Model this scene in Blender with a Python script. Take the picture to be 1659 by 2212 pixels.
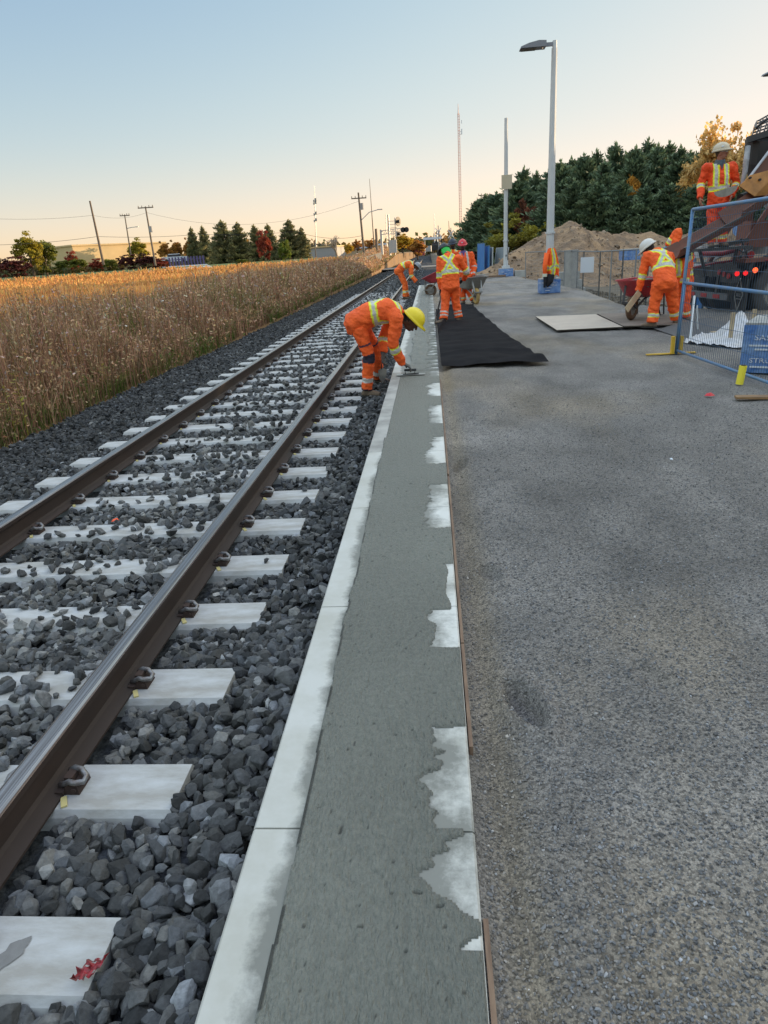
import bpy, math, random
import numpy as np
from mathutils import Vector, Matrix
from math import radians, sin, cos, pi, sqrt, atan2, exp
for o in list(bpy.data.objects): bpy.data.objects.remove(o)
SC = bpy.context.scene
COL = SC.collection
random.seed(7)
RNG = np.random.default_rng(11)

# ------------------------------------------------------------ camera
PW, PH, PF = 1659.0, 2212.0, 1480.0
PITCH, YAW, ROLL = radians(20.6397), radians(-4.8702), radians(3.7)
CAM = np.array([0.0, 0.0, 1.45])
_f = np.array([sin(YAW)*cos(PITCH), cos(YAW)*cos(PITCH), -sin(PITCH)])
_r = np.array([cos(YAW), -sin(YAW), 0.0]); _u = np.cross(_r, _f)
_r = _r*cos(ROLL) - _u*sin(ROLL); _u = np.cross(_r, _f)
def ray(px, py): return _f + _r*(px-PW/2)/PF - _u*(py-PH/2)/PF
def G(px, py, z=0.0):
    d = ray(px, py); return CAM + d*((z-CAM[2])/d[2])
def at(px, py, Y):
    d = ray(px, py); return CAM + d*(Y/d[1])
cd = bpy.data.cameras.new('camera'); cam = bpy.data.objects.new('camera', cd); COL.objects.link(cam)
cd.sensor_fit = 'VERTICAL'; cd.sensor_height = 24.0; cd.lens = 24.0*PF/PH
cd.clip_start = 0.05; cd.clip_end = 6000
cam.matrix_world = Matrix(((_r[0], _u[0], -_f[0], CAM[0]), (_r[1], _u[1], -_f[1], CAM[1]), (_r[2], _u[2], -_f[2], CAM[2]), (0, 0, 0, 1)))
SC.camera = cam
SC.render.resolution_x, SC.render.resolution_y = 768, 1024

# ------------------------------------------------------------ sky and sun
SUN_AZ = radians(52)      # clockwise from +Y (the track direction)
SUN_EL = radians(6.0)
ZB = (6.3, 4.25, 2.0)      # per-channel gain added to the overhead sky to brighten the foreground
W = bpy.data.worlds.new('World'); SC.world = W; W.use_nodes = True
nt = W.node_tree; bg = nt.nodes['Background']
sky = nt.nodes.new('ShaderNodeTexSky'); sky.sky_type = 'NISHITA'; sky.sun_disc = False
sky.sun_elevation = SUN_EL; sky.sun_rotation = SUN_AZ
sky.altitude = 200; sky.air_density = 1.0; sky.dust_density = 0.6; sky.ozone_density = 1.6
EXPO = 1.9; K = 0.15*2**EXPO      # world colour: the sky texture with its range compressed towards the sun, as the phone camera did
bg.inputs[1].default_value = 0.15
def _m(op, a, b=None, c=None):
    n = nt.nodes.new('ShaderNodeMath'); n.operation = op
    for i, v in enumerate((a, b, c)):
        if v is None: continue
        if isinstance(v, (int, float)): n.inputs[i].default_value = v
        else: nt.links.new(v, n.inputs[i])
    return n.outputs[0]
sep = nt.nodes.new('ShaderNodeSeparateColor'); nt.links.new(sky.outputs[0], sep.inputs[0]); R_, G_, B_ = sep.outputs[0], sep.outputs[1], sep.outputs[2]
def chan(c, a, p, k):      # filmic shoulder per channel, plus the unclipped glow near the sun
    x = _m('MULTIPLY', c, K); xp = _m('POWER', x, p)
    return _m('DIVIDE', _m('MULTIPLY_ADD', _m('MAXIMUM', _m('SUBTRACT', x, 5.0), 0.0), 0.25, _m('DIVIDE', _m('MULTIPLY', xp, a), _m('ADD', xp, k))), K)
tcw = nt.nodes.new('ShaderNodeTexCoord'); sxw = nt.nodes.new('ShaderNodeSeparateXYZ'); nt.links.new(tcw.outputs['Generated'], sxw.inputs[0])
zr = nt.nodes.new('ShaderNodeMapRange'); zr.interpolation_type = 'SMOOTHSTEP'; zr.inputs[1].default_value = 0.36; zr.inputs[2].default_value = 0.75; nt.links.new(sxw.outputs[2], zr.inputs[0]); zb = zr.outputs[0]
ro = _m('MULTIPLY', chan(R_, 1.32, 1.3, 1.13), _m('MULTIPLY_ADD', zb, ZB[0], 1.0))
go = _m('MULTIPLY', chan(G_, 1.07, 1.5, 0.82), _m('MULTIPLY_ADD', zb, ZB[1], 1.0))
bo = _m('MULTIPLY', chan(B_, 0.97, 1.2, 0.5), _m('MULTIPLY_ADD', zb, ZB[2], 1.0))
hz = nt.nodes.new('ShaderNodeMapRange'); hz.interpolation_type = 'SMOOTHSTEP'; hz.inputs[1].default_value = 0.0; hz.inputs[2].default_value = 0.16; hz.inputs[3].default_value = 1.0; hz.inputs[4].default_value = 0.0; nt.links.new(sxw.outputs[2], hz.inputs[0])   # low dusk glow
ro, go, bo = [_m('MULTIPLY', c, _m('MULTIPLY_ADD', hz.outputs[0], k, 1.0)) for c, k in ((ro, .20), (go, .05), (bo, -.06))]
cb = nt.nodes.new('ShaderNodeCombineColor')
for i, v in enumerate((ro, go, bo)): nt.links.new(v, cb.inputs[i])
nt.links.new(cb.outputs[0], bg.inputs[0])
sl = bpy.data.lights.new('sun', 'SUN'); sl.energy = 2.6; sl.angle = radians(0.5); sl.color = (1.0, 0.72, 0.42)
so = bpy.data.objects.new('sun', sl); COL.objects.link(so)
sd = Vector((sin(SUN_AZ)*cos(SUN_EL), cos(SUN_AZ)*cos(SUN_EL), sin(SUN_EL)))
so.rotation_euler = sd.to_track_quat('Z', 'Y').to_euler()
SC.view_settings.view_transform = 'Standard'; SC.view_settings.look = 'None'
SC.view_settings.exposure = EXPO; SC.view_settings.gamma = 1.0

# ------------------------------------------------------------ materials
def mat(name, c, rough=0.7, metal=0.0, n1=None, bump=None, c2=None, spec=None, attr=None, trans=None, coord='Object', stretch=None, emit=None):
    """principled material; n1=(scale, amount) colour noise towards c2; bump=(scale, strength, dist)"""
    m = bpy.data.materials.new(name); m.use_nodes = True
    t = m.node_tree; N = t.nodes; L = t.links; b = N['Principled BSDF']
    b.inputs['Roughness'].default_value = rough; b.inputs['Metallic'].default_value = metal
    if spec is not None: b.inputs['Specular IOR Level'].default_value = spec
    b.inputs['Base Color'].default_value = (*c, 1)
    tc = N.new('ShaderNodeTexCoord'); src = tc.outputs[coord]
    if stretch:
        mp = N.new('ShaderNodeMapping'); mp.inputs['Scale'].default_value = stretch; L.new(src, mp.inputs[0]); src = mp.outputs[0]
    col = None
    if attr:
        a = N.new('ShaderNodeAttribute'); a.attribute_name = attr; col = a.outputs['Color']
    if n1:
        nz = N.new('ShaderNodeTexNoise'); nz.inputs['Scale'].default_value = n1[0]; nz.inputs['Detail'].default_value = 6
        nz.inputs['Roughness'].default_value = 0.65; L.new(src, nz.inputs['Vector'])
        rp = N.new('ShaderNodeMapRange'); rp.inputs[1].default_value = 0.5-n1[1]; rp.inputs[2].default_value = 0.5+n1[1]
        L.new(nz.outputs[0], rp.inputs[0])
        mx = N.new('ShaderNodeMix'); mx.data_type = 'RGBA'; L.new(rp.outputs[0], mx.inputs[0])
        if col: 
            mx.blend_type = 'MULTIPLY'; L.new(col, mx.inputs[6])
            mx.inputs[7].default_value = (*(c2 or (0.6, 0.6, 0.6)), 1)
        else:
            mx.inputs[6].default_value = (*c, 1); mx.inputs[7].default_value = (*(c2 or tuple(x*0.55 for x in c)), 1)
        col = mx.outputs[2]
    if col: L.new(col, b.inputs['Base Color'])
    if bump:
        bn = N.new('ShaderNodeTexNoise'); bn.inputs['Scale'].default_value = bump[0]; bn.inputs['Detail'].default_value = 5
        L.new(src, bn.inputs['Vector'])
        bp = N.new('ShaderNodeBump'); bp.inputs['Strength'].default_value = bump[1]; bp.inputs['Distance'].default_value = bump[2]
        L.new(bn.outputs[0], bp.inputs['Height']); L.new(bp.outputs[0], b.inputs['Normal'])
    if emit:
        b.inputs['Emission Color'].default_value = (*emit[0], 1); b.inputs['Emission Strength'].default_value = emit[1]
    if trans:   # thin foliage: some light through the leaf
        tr = N.new('ShaderNodeBsdfTranslucent'); ms = N.new('ShaderNodeMixShader'); ms.inputs[0].default_value = trans
        if col: L.new(col, tr.inputs[0])
        else: tr.inputs[0].default_value = (*c, 1)
        L.new(b.outputs[0], ms.inputs[1]); L.new(tr.outputs[0], ms.inputs[2]); L.new(ms.outputs[0], N['Material Output'].inputs[0])
    return m

# ------------------------------------------------------------ numpy noise
def _h(ix, iy, s):
    n = (ix.astype(np.int64)*374761393 + iy.astype(np.int64)*668265263 + s*974634777) & 0x7fffffff
    n = ((n ^ (n >> 13))*1274126177) & 0x7fffffff
    return ((n ^ (n >> 16)) & 0xffff)/65535.0
def vnoise(x, y, s=0):
    x = np.asarray(x, float); y = np.asarray(y, float)
    ix = np.floor(x); iy = np.floor(y); fx = x-ix; fy = y-iy
    fx = fx*fx*(3-2*fx); fy = fy*fy*(3-2*fy); ix = ix.astype(np.int64); iy = iy.astype(np.int64)
    a = _h(ix, iy, s); b = _h(ix+1, iy, s); c = _h(ix, iy+1, s); d = _h(ix+1, iy+1, s)
    return (a*(1-fx)+b*fx)*(1-fy)+(c*(1-fx)+d*fx)*fy - 0.5
def fbm(x, y, s=0, o=4, g=0.5):
    r = 0; a = 1.0
    for k in range(o): r = r + a*vnoise(np.asarray(x)*2**k, np.asarray(y)*2**k, s+k*17); a *= g
    return r

# ------------------------------------------------------------ mesh building
def tag(o, label=None, cat=None, group=None, kind=None):
    if label: o['label'] = label
    if cat: o['category'] = cat
    if group: o['group'] = group
    if kind: o['kind'] = kind
    return o
def link(name, me, parent=None, loc=None, rot=None):
    o = bpy.data.objects.new(name, me); COL.objects.link(o)
    if parent is not None: o.parent = parent
    if loc is not None: o.location = tuple(float(v) for v in loc)
    if rot is not None: o.rotation_euler = rot
    return o
def empty(name, loc, rz=0.0, label=None, cat=None, group=None):
    o = link(name, None, None, loc, (0, 0, rz)); o.empty_display_size = 0.1
    return tag(o, label, cat, group)
def np_mesh(name, V, F, mats, smooth=False, colors=None, fmat=None):
    """V (n,3), F (m,k) arrays of equal-size faces"""
    me = bpy.data.meshes.new(name); V = np.asarray(V, np.float32); F = np.asarray(F, np.int32)
    k = F.shape[1]
    me.vertices.add(len(V)); me.vertices.foreach_set('co', V.ravel())
    me.loops.add(F.size); me.loops.foreach_set('vertex_index', F.ravel())
    me.polygons.add(len(F)); me.polygons.foreach_set('loop_start', np.arange(0, F.size, k, dtype=np.int32))
    me.polygons.foreach_set('loop_total', np.full(len(F), k, np.int32))
    me.polygons.foreach_set('use_smooth', np.full(len(F), bool(smooth)))
    if fmat is not None: me.polygons.foreach_set('material_index', np.asarray(fmat, np.int32))
    me.update(calc_edges=True)
    if colors is not None:
        a = me.color_attributes.new('paint', 'FLOAT_COLOR', 'POINT')
        c = np.ones((len(V), 4), np.float32); c[:, :3] = colors; a.data.foreach_set('color', c.ravel())
    for m in (mats if isinstance(mats, (list, tuple)) else [mats]): me.materials.append(m)
    return me
class MB:
    def __init__(s): s.v = []; s.f = []; s.m = []
    def add(s, vs, fs, mi=0):
        b = len(s.v); s.v += [tuple(float(c) for c in v) for v in vs]; s.f += [tuple(i+b for i in f) for f in fs]; s.m += [mi]*len(fs); return s
    def box(s, c, d, rz=0.0, mi=0, R=None, taper=None):
        hx, hy, hz = d[0]/2, d[1]/2, d[2]/2; R = R or Matrix.Rotation(rz, 3, 'Z'); tp = taper or (1, 1)
        vs = []
        for z in (-hz, hz):
            kx, ky = (1, 1) if z < 0 else tp
            for x, y in ((-hx, -hy), (hx, -hy), (hx, hy), (-hx, hy)):
                p = R @ Vector((x*kx, y*ky, z)); vs.append((p[0]+c[0], p[1]+c[1], p[2]+c[2]))
        return s.add(vs, [(3, 2, 1, 0), (4, 5, 6, 7), (0, 1, 5, 4), (1, 2, 6, 5), (2, 3, 7, 6), (3, 0, 4, 7)], mi)
    def bar(s, a, b, w, h=None, mi=0, up=(0, 0, 1)):
        a = Vector(a); b = Vector(b); h = h or w; d = (b-a); L = d.length; d.normalize()
        u = Vector(up); 
        if abs(d.dot(u)) > 0.98: u = Vector((1, 0, 0))
        x = d.cross(u).normalized(); y = x.cross(d).normalized()
        vs = []
        for p in (a, b):
            for i, j in ((-1, -1), (1, -1), (1, 1), (-1, 1)): vs.append(p + x*(w/2*i) + y*(h/2*j))
        return s.add(vs, [(3, 2, 1, 0), (4, 5, 6, 7), (0, 1, 5, 4), (1, 2, 6, 5), (2, 3, 7, 6), (3, 0, 4, 7)], mi)
    def cyl(s, a, b, r0, r1=None, n=12, mi=0, cap=True, phase=0.0):
        r1 = r0 if r1 is None else r1
        return s.tube([a, b], [r0, r1], n, mi, cap, phase)
    def tube(s, pts, rs, n=8, mi=0, cap=True, phase=0.0):
        pts = [Vector([float(c) for c in p]) for p in pts]
        if not isinstance(rs, (list, tuple)): rs = [rs]*len(pts)
        vs = []; up = None
        for i, p in enumerate(pts):
            d = (pts[min(i+1, len(pts)-1)]-pts[max(i-1, 0)]); 
            if d.length < 1e-9: d = Vector((0, 0, 1))
            d.normalize()
            if up is None: up = Vector((0, 0, 1)) if abs(d.z) < 0.9 else Vector((1, 0, 0))
            x = d.cross(up)
            if x.length < 1e-4: x = d.cross(Vector((0.3, 0.9, 0.2)))
            x.normalize(); y = x.cross(d).normalized(); up = y
            for k in range(n):
                a = 2*pi*k/n+phase; vs.append(p + x*(cos(a)*rs[i]) + y*(sin(a)*rs[i]))
        fs = []
        for i in range(len(pts)-1):
            for k in range(n): fs.append((i*n+k, i*n+(k+1) % n, (i+1)*n+(k+1) % n, (i+1)*n+k))
        if cap: fs.append(tuple(range(n-1, -1, -1))); fs.append(tuple(range((len(pts)-1)*n, len(pts)*n)))
        return s.add(vs, fs, mi)
    def ell(s, c, r, n=12, m=8, mi=0, R=None, zcut=None):
        vs = []; R = R or Matrix.Identity(3)
        for j in range(m+1):
            t = pi*j/m
            for k in range(n):
                a = 2*pi*k/n; z = cos(t)
                p = Vector((r[0]*sin(t)*cos(a), r[1]*sin(t)*sin(a), r[2]*z))
                if zcut is not None and p.z < zcut: p.z = zcut
                p = R @ p; vs.append((p.x+c[0], p.y+c[1], p.z+c[2]))
        fs = []
        for j in range(m):
            for k in range(n): fs.append((j*n+k, (j+1)*n+k, (j+1)*n+(k+1) % n, j*n+(k+1) % n))
        return s.add(vs, fs, mi)
    def prism(s, prof, a, b, up=(0, 0, 1), mi=0):
        """profile [(side, up)] swept from a to b"""
        a = Vector(a); b = Vector(b); d = (b-a).normalized(); x = d.cross(Vector(up)).normalized(); y = x.cross(d).normalized()
        n = len(prof); vs = [p + x*q[0] + y*q[1] for p in (a, b) for q in prof]
        fs = [(k, (k+1) % n, n+(k+1) % n, n+k) for k in range(n)] + [tuple(range(n-1, -1, -1)), tuple(range(n, 2*n))]
        return s.add(vs, fs, mi)
    def mesh(s, name, mats, smooth=False):
        me = bpy.data.meshes.new(name); me.from_pydata(s.v, [], s.f)
        for m in (mats if isinstance(mats, (list, tuple)) else [mats]): me.materials.append(m)
        me.polygons.foreach_set('material_index', s.m); me.polygons.foreach_set('use_smooth', [bool(smooth)]*len(s.f))
        me.update(); return me
    def build(s, name, mats, parent=None, loc=None, rot=None, smooth=False):
        return link(name, s.mesh(name, mats, smooth), parent, loc, rot)
def copy_tree(o, parent=None, loc=None, rot=None):
    c = o.copy(); COL.objects.link(c); c.parent = parent
    if loc is not None: c.location = tuple(float(v) for v in loc)
    if rot is not None: c.rotation_euler = rot
    for ch in [x for x in bpy.data.objects if x.parent == o]: copy_tree(ch, c)
    return c
def grid(xs, ys):
    X, Y = np.meshgrid(xs, ys); n = len(xs); m = len(ys)
    i = np.arange((m-1)*(n-1)); r = i//(n-1); c = i % (n-1); a = r*n+c
    return X, Y, np.stack([a, a+1, a+n+1, a+n], 1)
# ============================================================ GROUND
M = {}
M['earth'] = mat('earth', (0.16, 0.125, 0.085), 0.95, n1=(0.5, 0.2), c2=(0.07, 0.06, 0.045), bump=(6, 0.6, 0.05))
M['field'] = mat('field_soil', (0.20, 0.105, 0.035), 0.95, n1=(0.15, 0.2), c2=(0.12, 0.07, 0.03), bump=(3, 0.8, 0.1))
M['lawn'] = mat('lawn', (0.075, 0.125, 0.018), 0.95, n1=(0.2, 0.2), c2=(0.05, 0.075, 0.015), bump=(8, 0.5, 0.05))
M['asphalt'] = mat('asphalt', (0.13, 0.13, 0.13), 0.9, n1=(1.5, 0.2), c2=(0.09, 0.09, 0.09))
M['crusher'] = mat('crusher_run', (0.10, 0.098, 0.098), 0.95)
M['concrete_pale'] = mat('pale_concrete', (0.42, 0.42, 0.40), 0.85, n1=(4, 0.2), c2=(0.30, 0.30, 0.29), bump=(40, 0.2, 0.003))

def left_z(x, y):        # height of the land to the left of the tracks
    d = -x - 5.3
    z = -0.50 + 0.25*np.clip(d/3, 0, 1) + 0.35*np.clip((np.hypot(x+5, y)-15)/60, 0, 1) + 1.35*np.clip((np.hypot(x, y)-75)/45, 0, 1)
    return z
def land_z(x, y):
    x = np.asarray(x, float); y = np.asarray(y, float)
    zl = left_z(x, y)
    zb = -0.72 + 0*x
    zr = -0.62 + 0.0*x + 0.9*np.clip((y-80)/60, 0, 1)
    z = np.where(x < -5.3, zl, zb)
    z = np.where(x > 0.3, zr, z)
    # under the tracks far away the ground closes up to the crossing
    return z
xs = np.unique(np.concatenate([np.linspace(-900, -100, 17), np.linspace(-100, -12, 45), np.linspace(-12, -5.31, 10), [-5.3, -5.29, -4, -2, 0.29, 0.31, 2, 4], np.linspace(5, 60, 30), np.linspace(60, 900, 14)]))
ys = np.unique(np.concatenate([np.linspace(-60, 0, 7), np.linspace(0, 60, 31), np.linspace(60, 160, 35), np.linspace(160, 2500, 20)]))
X, Y, F = grid(xs, ys); Z = land_z(X, Y) + 0.05*fbm(X*0.3, Y*0.3, 3)
me = np_mesh('ground', np.stack([X.ravel(), Y.ravel(), Z.ravel()], 1), F, [M['earth'], M['field'], M['lawn']], True)
cx = X.ravel()[F].mean(1); cy = Y.ravel()[F].mean(1)
rr = np.hypot(cx, cy)
me.polygons.foreach_set('material_index', np.where(cx < -5.3, np.where((rr > 92) & (cx < -0.16*cy), 2, 1), 0).astype(np.int32))
tag(link('ground', me), kind='structure')

# ------------------------------------------------------------ ballast bed
RX = (-1.395, -2.90); TIE_X = -2.19; RAIL_TOP = -0.07; TIE_TOP = -0.235; TIE_DY = 0.612; TIE_Y0 = 1.225
def bed_z(x, y):
    z = np.where(x < -3.6, -0.30 - 0.16*np.clip((-3.6-x)/1.2, 0, 2), -0.30)
    z = np.where(x > -0.95, -0.30+0.06*np.clip((x+0.95)/0.4, 0, 1), z)
    return z
M['bed'] = mat('ballast_bed', (0.030, 0.031, 0.034), 1.0, spec=0.05, bump=(16, 1.0, 0.05), n1=(24, 0.12), c2=(0.075, 0.08, 0.088))
xs = np.concatenate([np.linspace(-5.5, -3.6, 12), np.linspace(-3.5, -0.45, 16)]); ys = np.concatenate([np.arange(-1, 40, 0.6), np.linspace(41, 260, 60)])
X, Y, F = grid(xs, ys); Z = bed_z(X, Y) + 0.012*fbm(X*3, Y*3, 5)
tag(link('ballast_bed', np_mesh('ballast_bed', np.stack([X.ravel(), Y.ravel(), Z.ravel()], 1), F, M['bed'], True)), kind='structure')
# right hand shoulder beyond the platform
xs = np.linspace(-0.56, 2.4, 10); ys = np.linspace(33.9, 260, 60); X, Y, F = grid(xs, ys); Z = -0.26-0.14*np.clip((X-0.2)/1.6, 0, 1)+0.02*fbm(X, Y, 8)
tag(link('ballast_shoulder', np_mesh('ballast_shoulder', np.stack([X.ravel(), Y.ravel(), Z.ravel()], 1), F, M['bed'], True)), kind='structure')

# ---- stones
def ico(sub):
    import bmesh
    b = bmesh.new(); bmesh.ops.create_icosphere(b, subdivisions=sub, radius=1.0)
    V = np.array([v.co[:] for v in b.verts]); F = np.array([[v.index for v in f.verts] for f in b.faces]); b.free(); return V, F
def stone_protos(sub, n, rng):
    """angular crushed stones: convex hulls of a few random points"""
    import bmesh
    out = []
    for k in range(n):
        m = {0: 8, 1: 13, 2: 22}[sub]; P = rng.normal(size=(m, 3)); P /= np.linalg.norm(P, axis=1)[:, None]; P *= rng.uniform(0.82, 1.08, (m, 1))
        P *= np.array([rng.uniform(0.95, 1.5), rng.uniform(0.75, 1.1), rng.uniform(0.55, 0.9)])
        b = bmesh.new()
        for p in P: b.verts.new(p)
        r = bmesh.ops.convex_hull(b, input=list(b.verts)); bmesh.ops.delete(b, geom=[g for g in r['geom_interior'] if isinstance(g, bmesh.types.BMVert)], context='VERTS')
        if sub == 2: bmesh.ops.bevel(b, geom=list(b.edges), offset=0.045, segments=1, affect='EDGES', clamp_overlap=True)
        bmesh.ops.triangulate(b, faces=list(b.faces)); b.verts.index_update()
        out.append((np.array([v.co[:] for v in b.verts]), np.array([[v.index for v in f.verts] for f in b.faces]))); b.free()
    return out
def rand_rot(n, rng, tilt=0.6):
    a = rng.uniform(0, 2*pi, n); tx = rng.normal(0, tilt, n); ty = rng.normal(0, tilt, n)
    ca, sa, cx_, sx, cy_, sy = np.cos(a), np.sin(a), np.cos(tx), np.sin(tx), np.cos(ty), np.sin(ty)
    Rz = np.zeros((n, 3, 3)); Rz[:, 0, 0] = ca; Rz[:, 0, 1] = -sa; Rz[:, 1, 0] = sa; Rz[:, 1, 1] = ca; Rz[:, 2, 2] = 1
    Rx = np.zeros((n, 3, 3)); Rx[:, 0, 0] = 1; Rx[:, 1, 1] = cx_; Rx[:, 1, 2] = -sx; Rx[:, 2, 1] = sx; Rx[:, 2, 2] = cx_
    Ry = np.zeros((n, 3, 3)); Ry[:, 1, 1] = 1; Ry[:, 0, 0] = cy_; Ry[:, 0, 2] = sy; Ry[:, 2, 0] = -sy; Ry[:, 2, 2] = cy_
    return Rx@Ry@Rz
def scatter(P, size, colors, sub, nproto, rng, tilt=0.6):
    protos = stone_protos(sub, nproto, rng); n = len(P); pid = rng.integers(0, nproto, n); R = rand_rot(n, rng, tilt); VV, FF, CC = [], [], []; off = 0
    for k, (V0, F0) in enumerate(protos):
        ii = np.nonzero(pid == k)[0]
        if not len(ii): continue
        nv = len(V0); V = np.einsum('nij,vj->nvi', R[ii], V0)*size[ii][:, None, None]+P[ii][:, None, :]
        VV.append(V.reshape(-1, 3)); FF.append((F0[None]+(np.arange(len(ii))*nv)[:, None, None]).reshape(-1, 3)+off); CC.append(np.repeat(colors[ii], nv, axis=0)); off += nv*len(ii)
    return np.concatenate(VV), np.concatenate(FF), np.concatenate(CC)
M['stone'] = mat('ballast_stone', (0.1, 0.1, 0.1), 0.85, attr='paint', n1=(45, 0.2), c2=(0.5, 0.5, 0.5), bump=(110, 0.6, 0.006))
def stone_cols(n, rng, P):
    g = np.exp(rng.normal(-2.45, 0.50, n)); light = rng.random(n) < 0.06; g = np.where(light, g*2.0, g)
    dusty = np.exp(-((P[:, 0]+2.15)/0.55)**2)*0.5 + (np.abs(P[:, 0]-RX[0]) < 0.2)*0.3 + (np.abs(P[:, 0]-RX[1]) < 0.25)*0.35
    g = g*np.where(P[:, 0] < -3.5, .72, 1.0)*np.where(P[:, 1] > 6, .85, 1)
    g = np.clip(g*(1+dusty*rng.uniform(0, 1.6, n)), 0.02, 0.4)
    w = rng.uniform(-0.5, 1, n)*0.10+dusty*0.06
    return np.stack([g*(0.98+w), g*(1.0+w*0.5), g*(1.04-w*0.5)], 1)
def in_tie(x, y):
    k = (y-TIE_Y0) % TIE_DY; k = np.minimum(k, TIE_DY-k); return (k < 0.135) & (x > -3.47) & (x < -0.91)
def in_rail(x): return (np.abs(x-RX[0]) < 0.10) | (np.abs(x-RX[1]) < 0.10)
def stones(y0, y1, dens, smin, smax, sub, seed, x0=-5.35, x1=-0.53):
    rng = np.random.default_rng(seed); n = int((y1-y0)*(x1-x0)*dens)
    x = rng.uniform(x0, x1, n); y = rng.uniform(y0, y1, n); s = rng.uniform(smin, smax, n)*np.where(rng.random(n) < .12, 1.35, 1)
    lim = left_edge(y); s = s*np.where(x < -3.7, 0.9, 1.0)
    t = in_tie(x, y); centre = (x > -2.72) & (x < -1.6)
    keep = (~in_rail(x)) & ((~t) | (centre & (rng.random(n) < 0.09*(1+2*np.clip(vnoise(x*2, y*1.2, 9)+0.35, 0, 1)*np.clip((x+2.4)/.4, 0, 1.6)))) | (rng.random(n) < 0.004)) & (x > lim) & (x < x1-s*0.9)
    x, y, s, t, centre = x[keep], y[keep], s[keep], t[keep], centre[keep]
    z = bed_z(x, y)+rng.uniform(0.0, 0.045, len(x))+np.where(centre, 0.010, 0)+0.02*fbm(x*2, y*2, 6)
    z = np.where(x > -0.93, z+0.02*rng.random(len(x)), z)
    z = np.where(t, TIE_TOP+s*0.45, np.minimum(z, np.where((x > -3.5) & (x < -0.92), TIE_TOP+0.008, 9)))
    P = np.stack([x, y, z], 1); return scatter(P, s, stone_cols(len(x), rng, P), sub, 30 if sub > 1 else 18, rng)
def left_edge(y): return -5.22+0.12*vnoise(y*0.7, y*0, 4)+0.08*vnoise(y*3, y*0, 5)
parts = [stones(0.3, 3.0, 1250, 0.016, 0.038, 2, 1, -3.6), stones(2.6, 7.0, 1000, 0.018, 0.039, 1, 2), stones(7.0, 16, 560, 0.023, 0.042, 1, 3), stones(16, 34, 210, 0.032, 0.05, 1, 4), stones(34, 75, 70, 0.05, 0.085, 0, 5)]
for nm, (V, F, C) in zip(('near', 'mid', 'far', 'farther'), parts): pass
off = 0; VV = []; FF = []; CC = []
for V, F, C in parts: VV.append(V); FF.append(F+off); CC.append(C); off += len(V)
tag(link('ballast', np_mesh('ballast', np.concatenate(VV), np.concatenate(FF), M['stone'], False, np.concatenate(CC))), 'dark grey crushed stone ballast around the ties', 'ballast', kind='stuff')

# ------------------------------------------------------------ rails
M['rail_side'] = mat('rail_rust', (0.020, 0.014, 0.012), 0.75, 0.0, n1=(6, 0.25), c2=(0.045, 0.026, 0.019), bump=(60, .3, .002), stretch=(1, 0.15, 1))
M['rail_top'] = mat('rail_worn_steel', (0.26, 0.26, 0.27), 0.25, 0.75, n1=(5, 0.12), c2=(0.10, 0.09, 0.09), stretch=(30, 0.2, 1))
prof = [(-0.070, -0.165), (0.070, -0.165), (0.070, -0.155), (0.022, -0.139), (0.010, -0.128), (0.0095, -0.052), (0.014, -0.040), (0.035, -0.033), (0.0365, -0.010), (0.033, -0.004), (0.022, 0.0), (-0.022, 0.0), (-0.033, -0.004), (-0.0365, -0.010), (-0.035, -0.033), (-0.014, -0.040), (-0.0095, -0.052), (-0.010, -0.128), (-0.022, -0.139), (-0.070, -0.155)]
for x, lb in ((RX[0], 'brown steel rail nearest the white platform edge, shiny worn top'), (RX[1], 'brown steel rail on the weedy side of the track, shiny worn top')):
    m = MB(); m.prism([(p[0], p[1]) for p in prof], (x, 0.2, RAIL_TOP), (x, 140, RAIL_TOP))
    m.m = [1 if 8 <= i <= 12 else 0 for i in range(len(m.f))]
    tag(m.build('rail', [M['rail_side'], M['rail_top']]), lb, 'rail')

# ------------------------------------------------------------ ties with clips
M['tie'] = mat('tie_concrete', (0.50, 0.505, 0.51), 0.8, n1=(5, 0.13), c2=(0.33, 0.315, 0.29), bump=(60, 0.4, 0.004), stretch=(0.55, 1.6, 1))
M['cast'] = mat('rusty_cast_iron', (0.055, 0.030, 0.022), 0.85, n1=(25, 0.2), c2=(0.04, 0.025, 0.02))
M['clip'] = mat('galvanised_clip', (0.30, 0.315, 0.325), 0.45, 0.6, n1=(30, 0.2), c2=(0.12, 0.08, 0.06))
M['pad'] = mat('yellow_pad', (0.62, 0.52, 0.22), 0.6)
def tie_mesh():
    m = MB(); h = 0.10; sec = [(-0.145, -h), (0.145, -h), (0.125, -0.022), (0.108, 0), (-0.108, 0), (-0.125, -0.022)]
    m.prism(sec, (-1.27, 0, 0), (1.27, 0, 0)); return m.mesh('tie', M['tie'])
TM = tie_mesh()
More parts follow.
